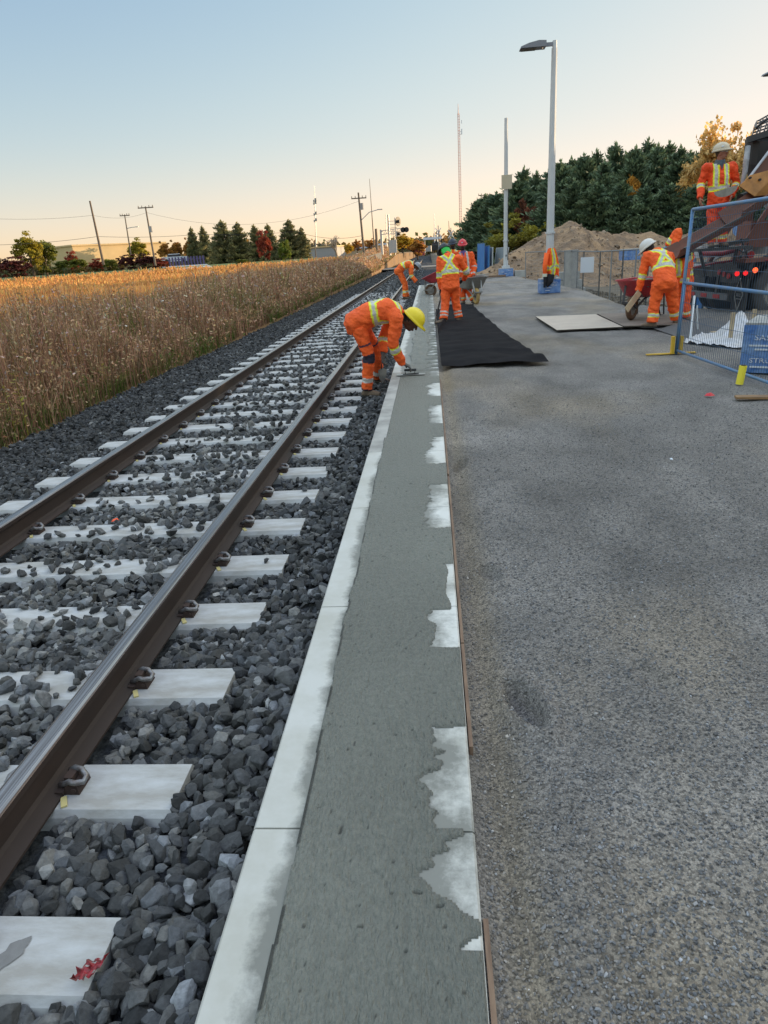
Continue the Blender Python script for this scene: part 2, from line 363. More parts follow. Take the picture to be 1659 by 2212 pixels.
def clip_meshes(s):
    """e-clip, shoulder and pad on side s of a rail (local x measured from rail centre, z from tie top)"""
    a = MB(); a.box((s*0.098, 0, 0.018), (0.055, 0.085, 0.035), taper=(0.75, 0.9)); a.box((s*0.085, 0, 0.042), (0.03, 0.045, 0.03)); a.cyl((s*0.11, -0.045, 0.022), (s*0.11, -0.05, 0.022), 0.009, n=8)
    a.box((s*0.06, 0, 0.016), (0.03, 0.11, 0.012))
    pts = [(s*0.062, 0.035, 0.040), (s*0.085, 0.03, 0.056), (s*0.115, 0.02, 0.058), (s*0.140, 0.0, 0.046), (s*0.138, -0.022, 0.040), (s*0.115, -0.036, 0.046), (s*0.092, -0.034, 0.050), (s*0.070, -0.026, 0.034), (s*0.05, -0.022, 0.026)]
    c = MB(); c.tube(pts, 0.0105, 8)
    p = MB(); p.box((s*0.088, -0.078, 0.004), (0.02, 0.05, 0.006), rz=0.5*s)
    return a.mesh('shoulder', M['cast']), c.mesh('clip', M['clip'], True), p.mesh('pad', M['pad'])
CM = {s: clip_meshes(s) for s in (-1, 1)}
tie_labels = {0: 'nearest concrete tie, with a grey stain and torn red wrapper', 1: 'second nearest concrete tie, clean pale top beside the white edge'}
def make_tie(k):
    y = TIE_Y0+k*TIE_DY; near = y < 34
    t = link('concrete_tie', TM, None, (TIE_X, y, TIE_TOP-(0.06 if y > 33.5 else 0)))
    tag(t, tie_labels.get(k, 'pale concrete tie lying under the rails in dark ballast'), 'railway tie', 'concrete ties under the rails')
    if near:
        for rx in RX:
            for s in (-1, 1):
                sh = link('rail_shoulder', CM[s][0], t, (rx-TIE_X, 0, 0)); link('clip', CM[s][1], sh, (0, 0, 0))
                if s > 0 and y < 9: link('pad', CM[s][2], sh, (0, 0, 0))
    return t
for k in range(-1, 150): make_tie(k)

# ------------------------------------------------------------ platform edge: white panels, concrete
M['white'] = mat('white_panel', (0.53, 0.525, 0.49), 0.55, n1=(2.2, 0.10), c2=(0.44, 0.43, 0.38), bump=(35, 0.08, 0.003))
# cement smears on the panels: shape from a noise field towards the wet concrete
def smear(m, xedge, sgn, width):
    t = m.node_tree; N = t.nodes; L = t.links; b = N['Principled BSDF']
    old = b.inputs['Base Color'].links[0].from_socket
    geo = N.new('ShaderNodeNewGeometry'); sp = N.new('ShaderNodeSeparateXYZ'); L.new(geo.outputs['Position'], sp.inputs[0])
    d = N.new('ShaderNodeMath'); d.operation = 'SUBTRACT'; L.new(sp.outputs[0], d.inputs[0]); d.inputs[1].default_value = xedge
    d2 = N.new('ShaderNodeMath'); d2.operation = 'MULTIPLY'; L.new(d.outputs[0], d2.inputs[0]); d2.inputs[1].default_value = sgn/width
    mp = N.new('ShaderNodeMapping'); mp.inputs['Scale'].default_value = (1.0, 1.0, 1); L.new(geo.outputs['Position'], mp.inputs[0])
    nz = N.new('ShaderNodeTexNoise'); nz.inputs['Scale'].default_value = 5.5; nz.inputs['Detail'].default_value = 8; nz.inputs['Roughness'].default_value = 0.7; L.new(mp.outputs[0], nz.inputs['Vector'])
    nz2 = N.new('ShaderNodeTexNoise'); nz2.inputs['Scale'].default_value = 1.1; nz2.inputs['Detail'].default_value = 2; L.new(geo.outputs['Position'], nz2.inputs['Vector'])
    s1 = N.new('ShaderNodeMath'); s1.operation = 'MULTIPLY_ADD'; L.new(nz.outputs[0], s1.inputs[0]); s1.inputs[1].default_value = 1.9; s1.inputs[2].default_value = -0.95
    s2 = N.new('ShaderNodeMath'); s2.operation = 'MULTIPLY_ADD'; L.new(nz2.outputs[0], s2.inputs[0]); s2.inputs[1].default_value = 2.2; L.new(s1.outputs[0], s2.inputs[2])
    s3 = N.new('ShaderNodeMath'); s3.operation = 'SUBTRACT'; L.new(s2.outputs[0], s3.inputs[0]); L.new(d2.outputs[0], s3.inputs[1])
    r = N.new('ShaderNodeMapRange'); r.inputs[1].default_value = 0.55; r.inputs[2].default_value = 1.0; r.inputs[4].default_value = 0.88; L.new(s3.outputs[0], r.inputs[0])
    mx = N.new('ShaderNodeMix'); mx.data_type = 'RGBA'; L.new(r.outputs[0], mx.inputs[0]); L.new(old, mx.inputs[6]); mx.inputs[7].default_value = (0.150, 0.150, 0.130, 1)
    L.new(mx.outputs[2], b.inputs['Base Color'])
M['white_l'] = M['white'].copy(); smear(M['white_l'], -0.415, -1, 0.085)
M['white_r'] = mat('white_panel_gravel_side', (0.62, 0.615, 0.58), 0.55, n1=(2.2, 0.10), c2=(0.52, 0.51, 0.46), bump=(35, 0.08, 0.003)); smear(M['white_r'], -0.06, 1, 0.21)
M['white_far'] = mat('dusty_panel', (0.42, 0.405, 0.37), 0.7, n1=(4, 0.13), c2=(0.26, 0.25, 0.23))
XL, XR = -0.536, 0.066
JL = [0.17+1.25*k for k in range(0, 28)]; JL[0] = 0.1
def panel(x0, x1, y0, y1, ma, nm, lb, grp, h=0.14, z=0.0):
    m = MB(); b = 0.006
    sec = [(x0, -h), (x1, -h), (x1, -b), (x1-b, 0), (x0+b, 0), (x0, -b)]
    m.prism(sec, (0, y0+0.003, z), (0, y1-0.003, z)); tag(m.build(nm, ma), lb, 'platform panel', grp)
names_l = ['nearest white panel on the rail side, brown stain at its far end', 'second white panel on the rail side, long grey cement streak', 'third white panel on the rail side, smeared inner edge']
for k in range(len(JL)-1):
    y0, y1 = JL[k], JL[k+1]
    if y0 > 32.5: break
    grey = (5.0 < y0 < 8.6)
    lb = names_l[k] if k < 3 else ('dusty pale panel of the platform edge just in front of the bent worker' if grey else 'white panel of the platform edge on the rail side')
    panel(XL, -0.20, y0, y1, M['white_far'] if grey else M['white_l'], 'edge_panel', lb, 'white panels along the rail side of the strip')
for k in range(0, 27):
    y0 = 0.17+1.24*k if k else 0.1; y1 = 0.17+1.24*(k+1)
    panel(-0.19, XR, y0, y1, M['white_r'], 'edge_panel', 'white panel of the platform edge on the gravel side', 'white panels along the gravel side of the strip')
# concrete sheet
def conc_left(y):
    e = -0.405-0.02*np.clip((y-1)/4, 0, 1)+0.010*vnoise(y*9, y*0, 21)+0.016*vnoise(y*2.3, y*0, 22)
    e = np.where(y > 5.6, -0.42, e); e = np.where(y > 8.9, -0.335+0.07*vnoise(y*5, y*0, 25), e)
    return e
def white_gap(x, y):     # uncovered part of the gravel-side panels
    k = (y-1.04) % 1.24; n1_ = 0.05*fbm(y*7, y*0+3, 31)+0.025*vnoise(y*40, y*0, 32)
    inb = (k > 0.05+0.03*vnoise(x*20, y*0, 33)) & (k < 0.80+0.03*vnoise(x*20, y*0, 34))
    e = -0.055+n1_*1.5
    e = np.where((y > 2.62) & (y < 3.2), 0.03+0.02*vnoise(y*9, y*0, 3), e)
    e = np.where((y > 1.04) & (y < 1.42), 0.005+n1_*2.0, e)
    e = np.where(y < 1.04, 9, e)
    far = ((y*3.1) % 1.0 < 0.55) & (x > -0.07+0.08*vnoise(y*11, y*0, 35))
    return np.where(y > 8.9, far, inb & (x > e))
ys = [0.35]
while ys[-1] < 27.3: ys.append(ys[-1]+max(0.007, 0.0018*ys[-1]*(1+ys[-1]*0.12)))
ys = np.array(ys); xs = np.linspace(-0.47, 0.064, 135)
X, Y, F = grid(xs, ys); x = X.ravel(); y = Y.ravel()
rough = np.where(y > 8.9, 1.0, 0.0)
ang = 1.2*fbm(x*3, y*1.5, 41, 2)
rid = np.abs(vnoise((x+ang*0.12)*105, (y+x*ang*1.2)*26, 42))*2.0 + 1.0*vnoise(x*80, y*50, 43)+0.8*np.abs(vnoise((x*.8+y*.45+ang*.1)*90, (y-x)*26, 48))
amp = 0.0038*np.clip(1.3-(y-1)/6, 0.25, 1.2)
z = 0.0045+amp*rid*(0.6+0.8*(vnoise(x*4, y*3, 44)+.5))+0.003*fbm(x*5, y*4, 45)+rough*(0.012+0.035*np.clip(fbm(x*9, y*5, 46), -.2, 1))
z = np.where(y > 22.5, z+0.11*np.exp(-((y-26.2)/0.8)**2-((x+0.22)/0.13)**2), z)
pits = vnoise(x*55, y*55, 47) > 0.455; z = np.where(pits, z-0.004, z)
tone = np.clip(1.0+0.10*(rid-1.2), 0.85, 1.2)*(1+0.22*fbm(x*2.5, y*1.2, 49, 3)); tone = np.where(pits, 0.35, tone); crk = (x-conc_left(y) < 0.010) & (vnoise(y*9, y*0, 58) > -0.12); tone = np.where(crk, 0.28, tone)
tone = 1+(tone-1)*np.clip(1.25-y/8, 0.25, 1)
WC = np.stack([0.215*tone, 0.218*tone, 0.188*tone], 1)
V = np.stack([x, y, z], 1); fx = x[F].mean(1); fy = y[F].mean(1)
keep = (fx > conc_left(fy)) & ~white_gap(fx, fy) & (fx < 0.064)
F2 = F[keep]
# curl the outer edge down onto the panel so the sheet has a rim
cnt = np.bincount(F2.ravel(), minlength=len(V)); V[:, 2] = np.where((cnt > 0) & (cnt < 4), 0.0012, V[:, 2])
M['wet'] = mat('wet_concrete', (0.175, 0.178, 0.150), 0.55, attr='paint', n1=(120, 0.20), c2=(0.74, 0.75, 0.74), bump=(100, 1.0, 0.02), stretch=(1.5, 0.55, 1))
tag(link('concrete_strip', np_mesh('concrete_strip', V, F2, M['wet'], True, WC)), kind='structure')
m = MB(); m.box((-0.235, 16.9, -0.14), (0.60, 33.6, 0.05)); tag(m.build('concrete_footing', M['wet']), kind='structure')
# form boards along the gravel side
M['formwood'] = mat('form_board', (0.085, 0.045, 0.030), 0.8, n1=(12, 0.25), c2=(0.30, 0.20, 0.13), stretch=(3, 0.4, 3))
for i, (a, b, lb) in enumerate(((0.55, 1.16, 'reddish form board beside the nearest panel'), (1.75, 2.35, 'reddish form board beside the second white tab'), (2.36, 4.5, 'long worn brown form board beside the middle white tabs'), (4.55, 8.3, 'far brown form board running toward the black fabric'))):
    m = MB(); m.box((0.076, (a+b)/2, -0.054), (0.012, b-a, 0.10)); tag(m.build('form_board', M['formwood']), lb, 'board', 'form boards along the strip')

# ------------------------------------------------------------ platform of crushed stone
def plat_right(y):
    return np.interp(y, [0, 9, 14, 16.8, 20, 23.4, 30, 36, 40], [9, 9, 6.5, 4.4, 4.65, 4.8, 4.6, 4.2, 4.0])
def plat_z(x, y):
    z = 0.028*fbm(x*0.9, y*0.5, 51, 3)+0.010*fbm(x*4, y*3, 52, 3)
    z = z-0.012-0.035*np.exp(-((x-0.13)/0.07)**2)*np.clip(2-y*0.15, 0.3, 1)
    for (fx_, fy_, a, l, w, d) in ((0.27, 1.98, 1.85, 0.125, 0.045, 0.075), (0.235, 3.02, 1.9, 0.09, 0.038, 0.045), (0.17, 4.8, 1.4, 0.12, 0.045, 0.04), (0.27, 3.8, 1.5, 0.06, 0.03, 0.02), (0.75, 2.1, 1.9, 0.1, 0.05, 0.018), (0.32, 6.2, 1.5, .1, .05, .02)):
        ca, sa = cos(a), sin(a); u = (x-fx_)*ca+(y-fy_)*sa; v = -(x-fx_)*sa+(y-fy_)*ca
        q = (u/l)**2+(v/w)**2; z = z-d*np.exp(-q**3)+d*0.35*np.exp(-((np.sqrt(q)-1.5)/0.35)**2)
    tr = 0.008*np.sin((x-y*0.02)*16)*np.clip(vnoise(x*0.8, y*0.3, 55)+.3, 0, 1); return z+tr
xs = np.concatenate([[0.067, 0.078], np.arange(0.088, 1.2, 0.018), np.arange(1.2, 3.2, 0.04), np.linspace(3.2, 9.0, 60)])
ys = [0.3]
while ys[-1] < 38.5: ys.append(ys[-1]+max(0.018, 0.006*ys[-1]))
X, Y, F = grid(xs, np.array(ys)); x = X.ravel(); y = Y.ravel(); z = plat_z(x, y)
e = x-(plat_right(y)+0.15*vnoise(y*1.3, y*0, 57)); z = np.where(e > 0, z-np.clip(e*0.55, 0, 0.66), z)
fx = x[F].mean(1); fy = y[F].mean(1); keep = (fx-plat_right(fy)) < 1.4
C0 = np.ones((len(x), 3))*0.0
g = 0.168+0.060*fbm(x*0.8, y*0.45, 61, 4)+0.09*fbm(x*3.2, y*2.0, 62, 4)*0.8+0.05*np.clip((y-9)/12, 0, 1)*np.clip(fbm(x*1.2, y*0.25, 63, 3)+0.35, 0, 1)
brown = np.clip(np.exp(-((x-0.16)/0.07)**2)*0.55+np.clip(fbm(x*1.1, y*0.6, 64, 3)*1.2, 0, .5)+np.clip(e+0.2, 0, 1), 0, 1)
C0 = np.stack([g*(1.06+0.34*brown), g*(0.985+0.12*brown), g*(0.91-0.18*brown)], 1)
mg = bpy.data.materials.new('crushed_stone'); mg.use_nodes = True; t = mg.node_tree; N = t.nodes; L = t.links; b = N['Principled BSDF']; b.inputs['Roughness'].default_value = 0.9
a = N.new('ShaderNodeAttribute'); a.attribute_name = 'paint'; tc = N.new('ShaderNodeTexCoord')
vo = N.new('ShaderNodeTexVoronoi'); vo.inputs['Scale'].default_value = 150; vo.inputs['Randomness'].default_value = 1; L.new(tc.outputs['Object'], vo.inputs['Vector'])
sx = N.new('ShaderNodeSeparateColor'); L.new(vo.outputs['Color'], sx.inputs[0])
mr = N.new('ShaderNodeMapRange'); mr.inputs[3].default_value = 0.5; mr.inputs[4].default_value = 1.5; L.new(sx.outputs[0], mr.inputs[0])
v1 = N.new('ShaderNodeVectorMath'); v1.operation = 'SCALE'; L.new(a.outputs['Color'], v1.inputs[0]); L.new(mr.outputs[0], v1.inputs['Scale']); L.new(v1.outputs[0], b.inputs['Base Color'])
nz = N.new('ShaderNodeTexNoise'); nz.inputs['Scale'].default_value = 22; nz.inputs['Detail'].default_value = 6; L.new(tc.outputs['Object'], nz.inputs['Vector'])
bp = N.new('ShaderNodeBump'); bp.inputs['Strength'].default_value = 1.0; bp.inputs['Distance'].default_value = 0.006; bp.invert = True; L.new(vo.outputs['Distance'], bp.inputs['Height'])
bp2 = N.new('ShaderNodeBump'); bp2.inputs['Strength'].default_value = 0.6; bp2.inputs['Distance'].default_value = 0.02; L.new(nz.outputs[0], bp2.inputs['Height']); L.new(bp2.outputs[0], bp.inputs['Normal']); L.new(bp.outputs[0], b.inputs['Normal'])
M['gravel'] = mg
tag(link('platform', np_mesh('platform', np.stack([x, y, z], 1), F[keep], mg, True, C0)), kind='structure')
m = MB(); m.box((0.074, 10, -0.30), (0.02, 42, 0.4)); 
# loose chips lying on it
rng = np.random.default_rng(77); n = 130000
yy = 0.75+7.5*rng.random(n)**1.7; xx = rng.uniform(0.09, 3.6, n); k = (xx < 0.35+yy*0.62) & (rng.random(n) < 1.0-((yy-0.75)/7.5)**0.8); xx, yy = xx[k], yy[k]; s = rng.uniform(0.0022, 0.0055, len(xx))*np.where(rng.random(len(xx)) < .05, 1.5, 1)
P = np.stack([xx, yy, plat_z(xx, yy)+s*0.4], 1); gg = np.exp(rng.normal(-1.85, 0.32, len(xx))); w = rng.uniform(-.05, .10, len(xx))+0.14*np.exp(-((xx-0.16)/0.06)**2)
V, F, C = scatter(P, s, np.stack([gg*(1+w), gg*(1+w*.3), gg*(1.03-w*.6)], 1), 1, 16, rng)
M['chip'] = mat('stone_chip', (0.1, 0.1, 0.1), 0.9, attr='paint')
tag(link('gravel', np_mesh('gravel', V, F, M['chip'], False, C)), 'fine grey crushed stone chips on the platform', 'gravel', kind='stuff')
# side wall of platform fill at its far end: pale timber kerb with planks
m = MB(); m.box((2.35, 38.2, 0.0), (3.3, 0.18, 0.26)); tag(m.build('end_kerb', M['concrete_pale']), 'long pale kerb beam across the far end of the platform', 'kerb')
m = MB(); m.box((4.5, 36.9, 0.08), (0.55, 0.4, 0.32)); tag(m.build('concrete_block', M['concrete_pale']), 'small pale block right of the far pole base', 'block')
m = MB(); p = G(1045, 603, 0.0); m.box((p[0]+0.4, 36.2, 0.06), (1.5, 0.25, 0.09), rz=0.05); tag(m.build('plank', M['formwood']), 'brown plank lying before the pale kerb beam', 'plank')

# level crossing road far away
m = MB(); m.box((-6, 84, -0.245), (70, 9, 0.05)); tag(m.build('crossing_road', M['asphalt']), kind='structure')
# ============================================================ VEGETATION
def gz(x, y): return float(land_z(np.array([x]), np.array([y]))[0])
M['blade'] = mat('dry_blades', (0.2, 0.1, 0.05), 0.9, attr='paint', trans=0.25)
def blades(name, P, H, wid, lean, cols, tipc, rng, label, cat):
    """bent two-piece blades; P base points"""
    n = len(P); a = rng.uniform(0, 2*pi, n); dx, dy = np.cos(a), np.sin(a)
    la = rng.uniform(0, 2*pi, n); ll = np.abs(rng.normal(0, lean, n))*H
    W_ = wid[:, None]*np.stack([dx, dy, 0*dx], 1)
    mid = P+np.stack([np.cos(la)*ll*.3, np.sin(la)*ll*.3, H*0.55], 1); top = P+np.stack([np.cos(la)*ll, np.sin(la)*ll, H], 1)
    V = np.stack([P-W_, P+W_, mid+W_*.8, mid-W_*.8, top+W_*.45, top-W_*.45], 1).reshape(-1, 3)
    b = np.arange(n)*6; F = np.concatenate([np.stack([b, b+1, b+2, b+3], 1), np.stack([b+3, b+2, b+4, b+5], 1)])
    C = np.stack([cols*.8, cols*.8, cols, cols, tipc, tipc], 1).reshape(-1, 3)
    return V, F, C
def merge(parts):
    off = 0; VV = []; FF = []; CC = []
    for V, F, C in parts: VV.append(V); FF.append(F+off); CC.append(C); off += len(V)
    return np.concatenate(VV), np.concatenate(FF), np.concatenate(CC)
rng = np.random.default_rng(21)
def weed_pts(n, y0, y1, dmax, p=1.6):
    t = rng.random(n); y = y0*(y1/y0)**t; d = dmax*rng.random(n)**p; x = -5.28-d+0.14*vnoise(y*0.9, y*0, 71)+0.1*vnoise(y*4, y*0, 72)
    return x, y, d
def vcol(n, base, sig, rng): 
    c = np.array(base)[None]*np.exp(rng.normal(0, sig, (n, 1)))*(1+rng.normal(0, 0.08, (n, 3))); return np.clip(c, 0.005, 0.9)
ps = []
# tall dry weeds: stems
n = 60000; x, y, d = weed_pts(n, 3.2, 125, 4.0, 1.25)
cl = vnoise(x*1.4, y*1.1, 73)+vnoise(x*4, y*4, 74)*.6
H = (0.35+0.72*np.clip(d/0.9, 0, 1)-0.14*np.clip(d-2,0,3))*(0.75+0.5*rng.random(n))*(1+0.75*cl)*np.where(y > 60, 0.8, 1); z = land_z(x, y)
wd = 0.0022+0.00022*y
c = vcol(n, (0.36, 0.21, 0.125), .4, rng); gr = ((vnoise(x*0.8, y*0.5, 75) > 0.22) & (rng.random(n) < .5)) | (rng.random(n) < .10); c[gr] = vcol(gr.sum(), (0.14, 0.17, 0.04), .3, rng)
rd = rng.random(n) < .15; c[rd] = vcol(rd.sum(), (0.16, 0.065, 0.035), .3, rng)
ps.append(blades('', np.stack([x, y, z], 1), H, wd, 0.22, c, c*1.1, rng, '', ''))
# seed heads and fluff along the upper stems: many small quads
n2 = 110000; x, y, d = weed_pts(n2, 3.2, 125, 4.0, 1.1)
cl = vnoise(x*1.4, y*1.1, 73)+vnoise(x*4, y*4, 74)*.6
hh = (0.35+0.72*np.clip(d/0.9, 0, 1)-0.14*np.clip(d-2,0,3))*(1+0.75*cl)*np.where(y > 60, 0.8, 1)*(0.35+0.75*rng.random(n2)); z = land_z(x, y)+hh
s = (0.007+0.0005*y)*rng.uniform(.6, 1.6, n2)
c = vcol(n2, (0.46, 0.30, 0.17), .3, rng); k = (rng.random(n2) < .16) & (hh > .55); c[k] = vcol(k.sum(), (0.46, 0.38, 0.32), .3, rng); k = rng.random(n2) < .1; c[k] = vcol(k.sum(), (0.42, 0.22, 0.10), .3, rng); k = (hh < .45) & (rng.random(n2) < .4); c[k] = vcol(k.sum(), (0.12, 0.15, 0.035), .3, rng)
P = np.stack([x, y, z], 1); U = rng.normal(size=(n2, 3)); U /= np.linalg.norm(U, axis=1)[:, None]; Vv = np.cross(U, rng.normal(size=(n2, 3))); Vv /= np.linalg.norm(Vv, axis=1)[:, None]
U *= s[:, None]*0.7; Vv *= s[:, None]*1.5
V = np.stack([P-U-Vv, P+U-Vv, P+U+Vv, P-U+Vv], 1).reshape(-1, 3); b = np.arange(n2)*4; ps.append((V, np.stack([b, b+1, b+2, b+3], 1), np.repeat(c, 4, 0)))
# green rim along the ballast
n = 16000; x, y, d = weed_pts(n, 3.2, 60, 0.75, 1.0); k = vnoise(y*0.35, y*0, 76) > -0.35; x, y, d = x[k]+.08, y[k], d[k]; n = len(x)
ps.append(blades('', np.stack([x, y, land_z(x, y)], 1), rng.uniform(.08, .32, n), 0.003+0.0003*y, .5, vcol(n, (0.12, 0.17, 0.03), .35, rng), vcol(n, (0.19, 0.21, 0.05), .3, rng), rng, '', ''))
V, F, C = merge(ps)
tag(link('weeds', np_mesh('weeds', V, F, M['blade'], False, C)), 'tall dry brown weeds with pale seed heads along the ballast', 'weeds', kind='stuff')
# the field of dry grass
n = 150000; t = rng.random(n); rr = 9*(95/9)**t; th = rng.uniform(radians(-62), radians(-3), n); x = rr*np.sin(th)-4; y = rr*np.cos(th); k = (x < -9.0) & (y > 3); x, y = x[k], y[k]; n = len(x)
H = (0.62+0.35*vnoise(x*0.3, y*0.3, 81))*rng.uniform(.7, 1.25, n); dist = np.hypot(x, y)
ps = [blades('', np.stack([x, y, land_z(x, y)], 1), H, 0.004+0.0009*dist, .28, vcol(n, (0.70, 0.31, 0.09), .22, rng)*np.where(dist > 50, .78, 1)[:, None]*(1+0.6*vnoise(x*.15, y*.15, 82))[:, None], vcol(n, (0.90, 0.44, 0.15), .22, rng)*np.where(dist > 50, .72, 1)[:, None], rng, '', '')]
V, F, C = merge(ps)
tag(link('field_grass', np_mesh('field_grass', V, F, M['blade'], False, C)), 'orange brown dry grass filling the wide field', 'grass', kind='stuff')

# ---- trees
def leaf_mesh(name, P, s, cols, m, rng, elong=1.4, dirs=None):
    n = len(P); U = rng.normal(size=(n, 3)); U /= np.linalg.norm(U, axis=1)[:, None]
    if dirs is not None: Vv = dirs+0.35*rng.normal(size=(n, 3)); Vv /= np.linalg.norm(Vv, axis=1)[:, None]; U = np.cross(Vv, U); U /= np.linalg.norm(U, axis=1)[:, None]
    else: Vv = np.cross(U, rng.normal(size=(n, 3))); Vv /= np.linalg.norm(Vv, axis=1)[:, None]
    U = U*s[:, None]; Vv = Vv*(s*elong)[:, None]
    V = np.stack([P-Vv, P+U*.9-Vv*.1, P+Vv, P-U*.9+Vv*.1], 1).reshape(-1, 3); b = np.arange(n)*4
    return np_mesh(name, V, np.stack([b, b+1, b+2, b+3], 1), m, False, np.repeat(cols, 4, 0))
M['leaf'] = mat('leaf', (0.1, 0.1, 0.05), 0.8, attr='paint', trans=0.35)
M['needle'] = mat('needle', (0.04, 0.06, 0.03), 0.8, attr='paint', trans=0.12)
M['bark'] = mat('bark', (0.11, 0.085, 0.065), 0.95, n1=(8, .2), bump=(20, .6, .02))
M['palebark'] = mat('pale_bark', (0.36, 0.32, 0.27), 0.9, n1=(8, .2))
def pine_mesh(seed, h=1.0, dens=1.0, rad=0.27, skirt=0.08, col=(0.045, 0.085, 0.05), tip=(0.21, 0.28, 0.15), leaf=0.0075):
    """unit-height conifer: whorls of drooping branches carrying needle tufts"""
    r = np.random.default_rng(seed); P = []; D = []; C = []
    tiers = int(34)
    for i in range(tiers):
        t = skirt+(1-skirt)*(i/tiers)**0.95; R = rad*(1-((t-skirt)/(1-skirt))**1.35)**0.8+0.012
        nb = int(4+6*(R/rad)*dens+r.integers(0, 3))
        for j in range(nb):
            a = r.uniform(0, 2*pi); L = R*r.uniform(0.45, 1.35); up = r.uniform(0.15, 0.5) if t > .6 else r.uniform(-.05, .3)
            m = int(14+130*L/rad*0.6*dens); q = r.random(m)**0.55*L
            px = np.cos(a)*q; py = np.sin(a)*q; pz = t+q*up*0.6+r.normal(0, .006, m)
            sp = 0.018+0.05*(q/L)*L/rad*0.35
            px = px+r.normal(0, 1, m)*sp*0.8; py = py+r.normal(0, 1, m)*sp*0.8; pz = pz+r.normal(0, 1, m)*sp*.35
            P.append(np.stack([px, py, pz], 1)); D.append(np.stack([np.cos(a)+0*q, np.sin(a)+0*q, 0.35+0.7*(q/L)], 1))
            mix = np.clip(((q/L)[:, None]**2)*r.uniform(.2, 1.2), 0, 1); C.append((np.array(col)*(1-mix)+np.array(tip)*mix)*r.uniform(.65, 1.3))
    # leader
    m = 40; pz = r.uniform(.93, 1.03, m); P.append(np.stack([r.normal(0, .006, m), r.normal(0, .006, m), pz], 1)); D.append(np.tile([0, 0, 1.], (m, 1))); C.append(np.tile(tip, (m, 1)))
    P = np.concatenate(P); D = np.concatenate(D); C = np.concatenate(C)
    return leaf_mesh('crown', P, leaf*r.uniform(.7, 1.4, len(P)), C, M['needle'], r, 2.6, D)
def trunk_mesh(h=0.95, r0=0.022, m='bark', seed=0):
    r = random.Random(seed); mb = MB(); pts = [(r.uniform(-.008, .008)*i, r.uniform(-.008, .008)*i, -0.03+h*i/5) for i in range(6)]
    mb.tube(pts, [r0*(1-0.16*i) for i in range(6)], 7)
    for k in range(10):
        z = r.uniform(.2, .85)*h; a = r.uniform(0, 2*pi); L = r.uniform(.08, .2); mb.tube([(0, 0, z), (cos(a)*L, sin(a)*L, z+L*.4)], [r0*.3, r0*.1], 5)
    return mb.mesh('trunk', M[m])
def decid_mesh(seed, col, n=5200, leaf=0.016, lobes=11, flat=0.9, gaps=0.5, base=0.25, hi=None):
    r = np.random.default_rng(seed); P = []; C = []
    hi = np.array(hi or [c*1.5 for c in col])
    for k in range(lobes*6):
        u = r.normal(size=3); u /= np.linalg.norm(u); u[2] = abs(u[2])*1.0-0.35 if k % 3 else u[2]
        rad = r.uniform(.45, 1.0); c = np.array([0, 0, base+(1-base)*.5])+u*rad*np.array([.33*flat, .33*flat, (1-base)*.46])
        s = r.uniform(.035, .085); m = int(n/(lobes*6)*r.uniform(.5, 1.6)); q = r.normal(size=(m, 3)); q /= np.linalg.norm(q, axis=1)[:, None]; q *= (r.random((m, 1))**.6)
        P.append(c+q*s*np.array([1.25, 1.25, .9])); sh = r.uniform(.6, 1.15); mx = r.random(); C.append(np.tile(np.array(col)*(1-mx)+hi*mx, (m, 1))*sh*np.exp(r.normal(0, .18, (m, 1))))
    P = np.concatenate(P); C = np.concatenate(C); return leaf_mesh('crown', P, leaf*r.uniform(.6, 1.4, len(P)), C, M['leaf'], r, 1.3)
def branch_mesh(seed, m='bark', r0=.03, depth=4, spread=.55, base=.25):
    r = random.Random(seed); mb = MB()
    def rec(p, d, L, rad, k):
        q = p+d*L; mb.tube([p, p+d*L*.5+Vector((r.uniform(-.03, .03)*L, r.uniform(-.03, .03)*L, 0)), q], [rad, rad*.85, rad*.68], 6 if k > 2 else 4, cap=False)
        if k <= 0: return
        for i in range(3 if k > 1 else 4):
            nd = (d+Vector((r.gauss(0, spread), r.gauss(0, spread), r.gauss(.1, spread*.5)))).normalized(); rec(q if i else p+d*L*.7, nd, L*r.uniform(.55, .8), rad*.62, k-1)
    rec(Vector((0, 0, -.03)), Vector((0, 0, 1)), base, r0, depth); return mb.mesh('trunk', M[m])
PINES = [pine_mesh(s, rad=rd) for s, rd in ((1, .25), (2, .30), (3, .27), (4, .34), (5, .23))]
PTR = [trunk_mesh(seed=s) for s in range(3)]
def put_tree(name, crown, trunk, loc, h, w, label, cat, group, rz=None):
    o = empty(name, loc, rz if rz is not None else random.uniform(0, 6.28), label, cat, group)
    if crown: c = link('crown', crown, o, (0, 0, 0)); c.scale = (w, w, h)
    if trunk: c = link('trunk', trunk, o, (0, 0, 0)); c.scale = (w, w, h)
    return o
